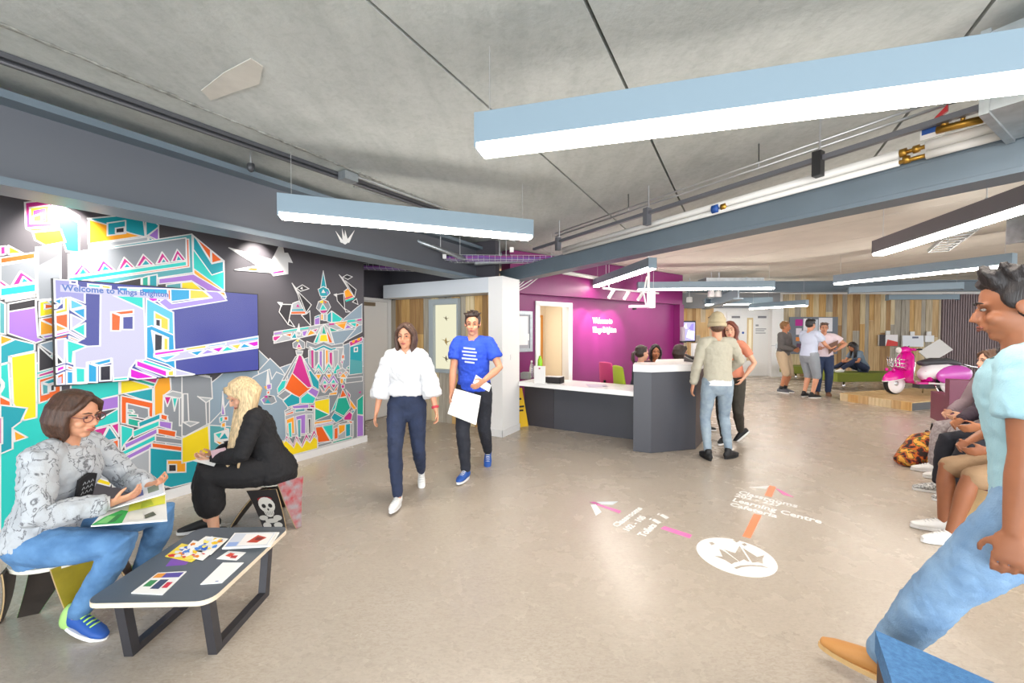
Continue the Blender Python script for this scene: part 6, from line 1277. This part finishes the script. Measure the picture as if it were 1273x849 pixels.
# magazine in her hands
mg = thing('magazine', 'open magazine with green and yellow picture held by the woman in grey', 'magazine')
def pgs(px):
    a, c, e = [at_depth(*px[i]) for i in (0, 1, 3)]; n_ = (c-a).cross(e-a).normalized(); return [a, c, on_plane(px[2][0], px[2][1], a, n_), e]
def sheet(pts, th, name, m, root):
    p = [V(q) for q in pts]; n_ = (p[1]-p[0]).cross(p[-1]-p[0]).normalized(); b = B(); b.prism(p, n_*th); return b.obj(name, m, root), n_
pa = pgs(((113, 655, 1.80), (208, 648, 1.84), (206, 616, 1.97), (128, 638, 1.97)))
pb_ = pgs(((126, 637, 1.975), (206, 614, 1.975), (203, 597, 2.06), (120, 632, 2.06)))
o, n1 = sheet(pa, .006, 'page', M_PAPER, mg); o2, n2 = sheet(pb_, .006, 'page', M_PAPER, mg)
def pprint(pts, nrm, inks, root):
    b = B(); nrm = nrm if nrm.dot(CAM-pts[0]) > 0 else -nrm; c = pts
    for i, (h, uv) in enumerate(inks): b.use(flat(h)).poly([c[0]*(1-u)*(1-v)+c[1]*u*(1-v)+c[2]*u*v+c[3]*(1-u)*v + nrm*(.0075+.0002*i) for u, v in uv])
    b.obj('page_print', None, root)
pprint(pa, n1, [('1fae4e', ((.0, .0), (.4, 0), (.42, .6), (.3, .75), (.1, .5))), ('7fd07a', ((.05, .1), (.2, .05), (.3, .4), (.15, .5))), ('0c7f3e', ((.2, .05), (.3, .1), (.36, .5), (.28, .5))), ('e6e84a', ((.42, .55), (.98, .6), (.99, .98), (.4, .98))), ('b8c93a', ((.6, .6), (.8, .65), (.75, .9), (.6, .9))), ('5a5f52', ((.7, .1), (.85, .2), (.8, .35), (.68, .25))), ('e9e7df', ((.45, .08), (.68, .08), (.65, .4), (.45, .45)))], mg)
pprint(pb_, n2, [('d9dce2', R4(.0, .0, .98, .98)), ('4a5f9e', R4(.45, .3, .68, .8)), ('7a8a7a', R4(.75, .3, .92, .8)), ('26283a', R4(.05, .5, .4, .95)), ('b3b6bd', R4(.1, .1, .4, .3))], mg)

# --- blonde woman in black on the skateboard stool
person('woman with long blonde hair in black clothes looking down at her phone', (-1.9, 3.14, 0), 216, 1.62, 'f', 'fair',
       dict(pelvis=(0, 0, .44), neck=(0, .12, .89), head=(8, -34, 0), hoff=(0, .03, -.01), handL=(-.05, .36, .585), handR=(.05, .33, .59), elbL=(-.8, -.4, -.4), elbR=(.8, -.4, -.4), footL=(-.1, .36, .09), footR=(.12, .4, .09), curlL=.6, curlR=.6, dirL=(.35, .9, 0), dirR=(-.35, .9, 0), palmL=(.4, 0, .9), palmR=(-.4, 0, .9)),
       ('long', H_BLOND, .5, (-.24, .2), 1.25), dict(m=C_BLACK, e=.026, hem=-.2, flare=.07, disp=.022, neck=.95), dict(m=C_BLACK, e=.03, loose=.012, len='crop'), dict(m=S_BLACK, high=False), vox=.006)
pt = at_depth(268, 578, 2.86); ph = thing('leaflet', 'white folded leaflet held by the blonde woman', 'leaflet'); o, n_ = sheet(pgs(((240, 573, 2.84), (266, 580, 2.8), (272, 570, 2.86), (252, 566, 2.9))), .003, 'sheet', M_PAPER, ph)
ph = thing('mobile_phone', 'pinkish mobile phone held in the blonde womans hands', 'phone'); o, n_ = sheet(pgs(((265, 572, 2.84), (286, 569, 2.88), (280, 556, 2.86), (262, 560, 2.82))), .008, 'phone_case', mat('phone_pink', 'caa9b0', .3), ph)

# --- walking pair
person('walking woman in a loose white blouse and dark blue jeans', (-.95, 3.62, 0), -84, 1.6, 'f', 'light',
       dict(pelvis=(0, 0, .83), neck=(0, .03, 1.315), head=(-6, -4, 0), handL=(-.27, .12, .80), handR=(.27, .1, .70), footR=(.05, .2, .085), footL=(-.09, -.3, .13), ptL=-38, ptR=6, elbL=(-.7, -.7, 0), elbR=(.7, -.7, 0), curlL=.5, palmL=(.9, .2, 0)),
       ('long', H_BROWN, .2), dict(m=cloth('white_blouse', 'd6d6d8'), e=.022, sleeve='three', loose=.02, hem=.26, flare=.016, disp=.034), dict(m=C_NAVY, e=.006, belt=mat('belt_brown', '4a3226', .5), waist=.36), dict(m=S_WHITE, lace=mat('lace_grey', 'cfcfcf', .7)), vox=.007,
       extras=lambda R: [B().tube([R['wr']['L'].lerp(R['el']['L'], .08), R['wr']['L'].lerp(R['el']['L'], .17)], .032, 14).obj('wristband', mat('red_band', 'c23b4a', .6), R['root'], smooth=True)])
def ex_blue(R):
    b = B(); c = R['spine'](.6)+R['fwd']*.1*R['s']; s, up, f, sd = R['s'], R['up'], R['fwd'], R['side']
    for i in range(5):
        z = .11-.035*i; wd = (.07, .085, .075, .09, .06)[i]
        b.prism([c+sd*(-wd+.02)+up*z+f*.028, c+sd*wd+up*(z+.012)+f*.028, c+sd*wd+up*(z+.028)+f*.028, c+sd*(-wd+.02)+up*(z+.016)+f*.028], f*.012)
    b.obj('shirt_print', mat('shirt_print_white', 'b9c2e6', .8), R['root'])
person('walking man in a bright blue t-shirt and dark jeans', (-.4, 4.22, 0), -98, 1.72, 'm', 'light',
       dict(pelvis=(0, 0, .9), neck=(0, .03, 1.425), head=(8, -6, 0), handR=(.2, .17, .82), handL=(-.16, .26, 1.02), footR=(.05, .16, .085), footL=(-.08, -.34, .14), ptL=-38, ptR=4, elbR=(.8, -.6, 0), elbL=(-.8, -.6, -.2), curlR=.6, palmR=(-1, .1, .1), palmL=(.6, -.3, .3)),
       ('short', hair_mat('darkbrown', '33241e')), dict(m=cloth('royal_blue', '2c50c8'), e=.016, sleeve='short', loose=.016, hem=.0, disp=.024), dict(m=cloth('charcoal_denim', '23252e', var=.2), e=.012), dict(m=S_BLUE, lace=M_WHITE, sock=mat('sock_white', 'dcdcdc', .8)), vox=.007, extras=ex_blue)
pp_ = thing('document_folder', 'white folder of papers carried by the man in blue', 'folder'); sheet(pgs(((557, 514, 4.02), (592, 528, 3.98), (598, 492, 4.0), (566, 483, 4.04))), .02, 'folder_cover', M_PAPER, pp_)
sheet(pgs(((588, 476, 4.0), (608, 487, 3.96), (611, 479, 3.96), (592, 466, 4.0))), .006, 'folded_sheet', M_PAPER, pp_)

# --- man in the beige beanie at the desk and the woman he talks to
def ex_beanie(R):
    hq, hs, Hm = R['hq'], R['hs'], R['Hm']; b = B(); b.ell(hq(0, -.022, .06), [x*hs for x in (.095, .115, .1)], Hm, 3); b.ell(hq(0, -.04, .12), [x*hs for x in (.07, .08, .06)], Hm, 3); m = cloth('beige_knit', 'b9a988', bump=.6, bscale=140)
    o = remesh(b, 'beanie', m, R['root'], .008, 2, .008, .03); b = B(); b.tube([hq(math.cos(a)*.094, -.024+math.sin(a)*.114, .018-.012*math.sin(a)) for a in [i*2*math.pi/28 for i in range(28)]], [(.012*hs, .028*hs)]*28, 10, closed=True, side=None); b.obj('beanie_band', m, o, smooth=True)
person('man seen from behind in beige sweater and beanie at the desk', (2.43, 4.74, 0), 82, 1.69, 'm', 'light',
       dict(neck=(0, .03, 1.41), head=(-10, 0, 0), handL=(-.26, .1, .79), handR=(.2, .3, 1.0), elbR=(1, -.4, -.2), footL=(-.12, -.06, .085), footR=(.14, .02, .085), toeR=-50, toeL=6),
       ('short', H_MID), dict(m=cloth('oatmeal_knit', 'b3ad9b', bump=.4), e=.016, hem=.06, disp=.022, under=(C_WHITE, -.06)), dict(m=C_GREYB, e=.006, name='jeans'), dict(m=S_BLACK, sole=S_BLACK), vox=.008, extras=ex_beanie, w=.93)
person('woman with auburn hair in a coral top leaning on the desk', (2.94, 5.4, 0), -128, 1.66, 'f', 'fair',
       dict(pelvis=(0, 0, .86), neck=(.0, .05, 1.37), head=(4, -2, 6), handL=(-.17, .12, .9), handR=(.16, .22, .98), footL=(-.1, -.2, .14), footR=(.06, .05, .085), toeL=-70, ptL=-45, elbL=(-1, -.4, 0)),
       ('long', H_RED, .17), dict(m=cloth('coral', 'cf8468'), e=.012, sleeve='short', hem=.1, disp=.012), dict(m=cloth('dark_olive', '3a362e'), e=.008), dict(m=S_BLACK), vox=.0085)

# --- three receptionists
for args in (('receptionist in a navy sleeveless top with tied dark hair, left of three', (1.86, 5.98, 0), 8, 'fair', ('pony', hair_mat('darkbrown', '33241e'), .2), dict(m=cloth('navy', '252c44'), e=.012, sleeve='none', neck=.93), dict(head=(6, -6, 0))),
             ('receptionist facing out with dark hair, middle of three', (2.30, 6.5, 0), -95, 'tan', ('long', H_DARK, .14), dict(m=cloth('dusky', '5a3f47'), e=.012, sleeve='short'), dict(head=(-6, -2, 0))),
             ('receptionist in a white top with brown hair, right of three', (2.56, 6.3, 0), -12, 'fair', ('long', hair_mat('darkbrown', '33241e'), .12), dict(m=C_WHITE, e=.014, sleeve='short'), dict(head=(0, -8, 0)))):
    lab, lc, fc, skn, hr_, tp_, ps = args
    person(lab, lc, fc, 1.64, 'f', skn, dict(dict(pelvis=(0, 0, .545), neck=(0, .06, 1.03), handL=(-.12, .36, .78), handR=(.12, .36, .78), footL=(-.12, .38, .085), footR=(.12, .38, .085)), **ps), hr_, tp_, dict(m=C_BLACK, e=.01), dict(m=S_BLACK), vox=.009, group='receptionists behind the desk')
    if 'middle' in lab or 'right' in lab: office_chair('office_chair', 'dark office chair under the receptionist in '+('the middle' if 'middle' in lab else 'white'), (lc[0], lc[1], 0), math.radians(fc-90), M_BLACK)
office_chair('office_chair', 'lime green office chair under the receptionist in navy', (1.83, 5.975, 0), math.radians(8-90), M_LIME)

# --- three standing boys and men in the distance
person('boy in a grey sweatshirt and beige shorts, leftmost of the far group', (6.74, 9.98, 0), -58, 1.76, 'm', 'tan', dict(head=(12, -4, 0), handL=(-.06, .26, 1.08), handR=(.08, .26, 1.06), curlL=.8, curlR=.8),
       ('short', hair_mat('sandy', '8a6238')), dict(m=cloth('dark_grey_marl', '5f5b59', var=.15), e=.026, hem=.0), dict(m=cloth('beige_twill', 'c2ab8d'), e=.026, len='bermuda', name='shorts'), dict(m=mat('shoe_grey', '5c5f66', .6), sock=S_BLACK, sock_h=.2), vox=.01)
person('young man in a pale blue t-shirt and grey shorts, middle of the far group', (6.8, 9.2, 0), 12, 1.8, 'm', 'light', dict(head=(0, -8, 0), handL=(-.12, .36, 1.14), handR=(.16, .4, 1.12), dirR=(0, .95, .2), palmR=(-.3, 0, 1), palmL=(.3, 0, 1), curlR=.2),
       ('short', H_DARK), dict(m=cloth('pale_blue_cotton', 'c3cce0'), e=.024, sleeve='short', loose=.016, hem=-.02), dict(m=cloth('grey_chambray', '8e959c'), e=.024, len='bermuda', name='shorts'), dict(m=S_BLACK), vox=.01)
person('man in a pale pink shirt and dark blue trousers holding a brown folder', (7.36, 9.5, 0), -120, 1.72, 'm', 'light', dict(head=(0, -4, 0), handR=(.14, .32, 1.1), handL=(-.24, .22, 1.1), elbL=(-1, -.2, -.3), curlL=.7, palmL=(.8, .1, .3), dirR=(-.2, .9, .2)),
       ('short', hair_mat('greying', '5d4438')), dict(m=cloth('pale_pink_cotton', 'e9d6dc'), e=.026, sleeve='short', loose=.02, hem=.04), dict(m=cloth('dark_blue_chino', '2c3a58'), e=.018, belt=mat('belt_brown', '4a3226', .5)), dict(m=S_BROWN, sole=S_BROWN), vox=.01, w=1.06)
bf = thing('brown_folder', 'brown leather folder held by the man in the pale pink shirt', 'folder'); sheet(pgs(((1030, 441, 9.28), (1041, 431, 9.2), (1042, 423, 9.22), (1030, 428, 9.3))), .03, 'folder_cover', mat('brown_leather', '6b4530', .5), bf)
person('girl with long dark hair sitting with her feet up on the olive bench', (9.3, 10.66, 0), 184, 1.62, 'f', 'tan', dict(pelvis=(0, 0, .54), neck=(0, .2, .98), head=(0, -38, 0), hoff=(0, .05, -.02), handL=(-.06, .5, .72), handR=(.08, .48, .72), footL=(-.1, .68, .53), footR=(.1, .74, .53), kneeL=(-.1, .3, 1), kneeR=(.1, .3, 1), curlL=.8, curlR=.8),
       ('long', H_DARK, .28), dict(m=cloth('slate_blue', '6e7f8e'), e=.016, sleeve='short', hem=-.04), dict(m=C_NAVY, e=.01), dict(m=S_WHITE), vox=.01)

# --- people sitting along the right
person('seated person in grey patterned trousers beside the camouflage backpack', (4.93, 4.05, 0), 165, 1.66, 'f', 'fair', dict(pelvis=(0, 0, .56), neck=(0, .06, 1.05), handL=(-.1, .34, .66), handR=(.1, .34, .66), footL=(-.1, .5, .085), footR=(.1, .46, .085)),
       ('long', H_MID, .2), dict(m=cloth('mauve_knit', '8c7a80'), e=.02), dict(m=cloth('grey_lace_print', '8f8486', col2='b4abab', vscale=45), e=.016), dict(m=S_WHITE, lace=M_WHITE), vox=.0095)
person('seated person in navy trousers and chequered slip-on shoes', (4.42, 3.5, 0), 165, 1.7, 'm', 'tan', dict(pelvis=(0, 0, .56), neck=(0, .04, 1.07), handL=(-.12, .32, .68), handR=(.12, .32, .68), footL=(-.1, .47, .085), footR=(.1, .47, .085)),
       ('short', H_DARK), dict(m=cloth('dark_plum', '3c2f3a'), e=.022), dict(m=cloth('navy_cotton', '20222c'), e=.018), dict(m=mat('shoe_chequer', '3a3a3c', .6, col2='d8d8d6', vscale=70)), vox=.0095)
person('seated person with bare legs and white plimsolls nearest on the right', (3.62, 2.78, 0), 165, 1.66, 'f', 'brown', dict(pelvis=(0, 0, .56), neck=(0, .05, 1.05), handL=(-.1, .3, .68), handR=(.1, .3, .68), footL=(-.1, .5, .085), footR=(.1, .42, .085)),
       ('long', H_DARK, .2), dict(m=cloth('olive_jersey', '6b6350'), e=.018, sleeve='short'), dict(m=cloth('tan_cotton', 'a08263'), e=.018, len='shorts', name='shorts'), dict(m=S_WHITE, lace=M_WHITE), vox=.0095)
# --- person striding past at the right edge
person('dark haired person in a pale blue t-shirt striding past at the right edge', (1.84, 1.38, 0), 128, 1.74, 'm', 'brown',
       dict(pelvis=(0, 0, .9), neck=(0, .05, 1.43), head=(10, -10, 0), handL=(-.25, .06, .84), handR=(.24, -.1, .84), footL=(-.06, .42, .09), footR=(.1, -.36, .13), ptL=6, ptR=-40, elbL=(-.8, -.7, 0), elbR=(.8, -.7, 0)),
       ('spiky', H_DARK), dict(m=cloth('pale_blue_jersey', '9cc3cf'), e=.018, sleeve='short', loose=.016, hem=-.02, disp=.013, neck=.94), dict(m=cloth('washed_denim', '86a5c4', col2='6f90b3', vscale=9), e=.02), dict(m=S_TAN, sole=mat('sole_tan', 'd8b27a', .6)), vox=.0075,
       extras=lambda R: [B().tube([R['neck']-R['up']*.03+(R['side']*math.cos(a)*.075+R['fwd']*math.sin(a)*.072) for a in [i*2*math.pi/20 for i in range(20)]], .014, 8, closed=True).obj('collar', cloth('teal_rib', '2f5f68'), R['root'], smooth=True)])
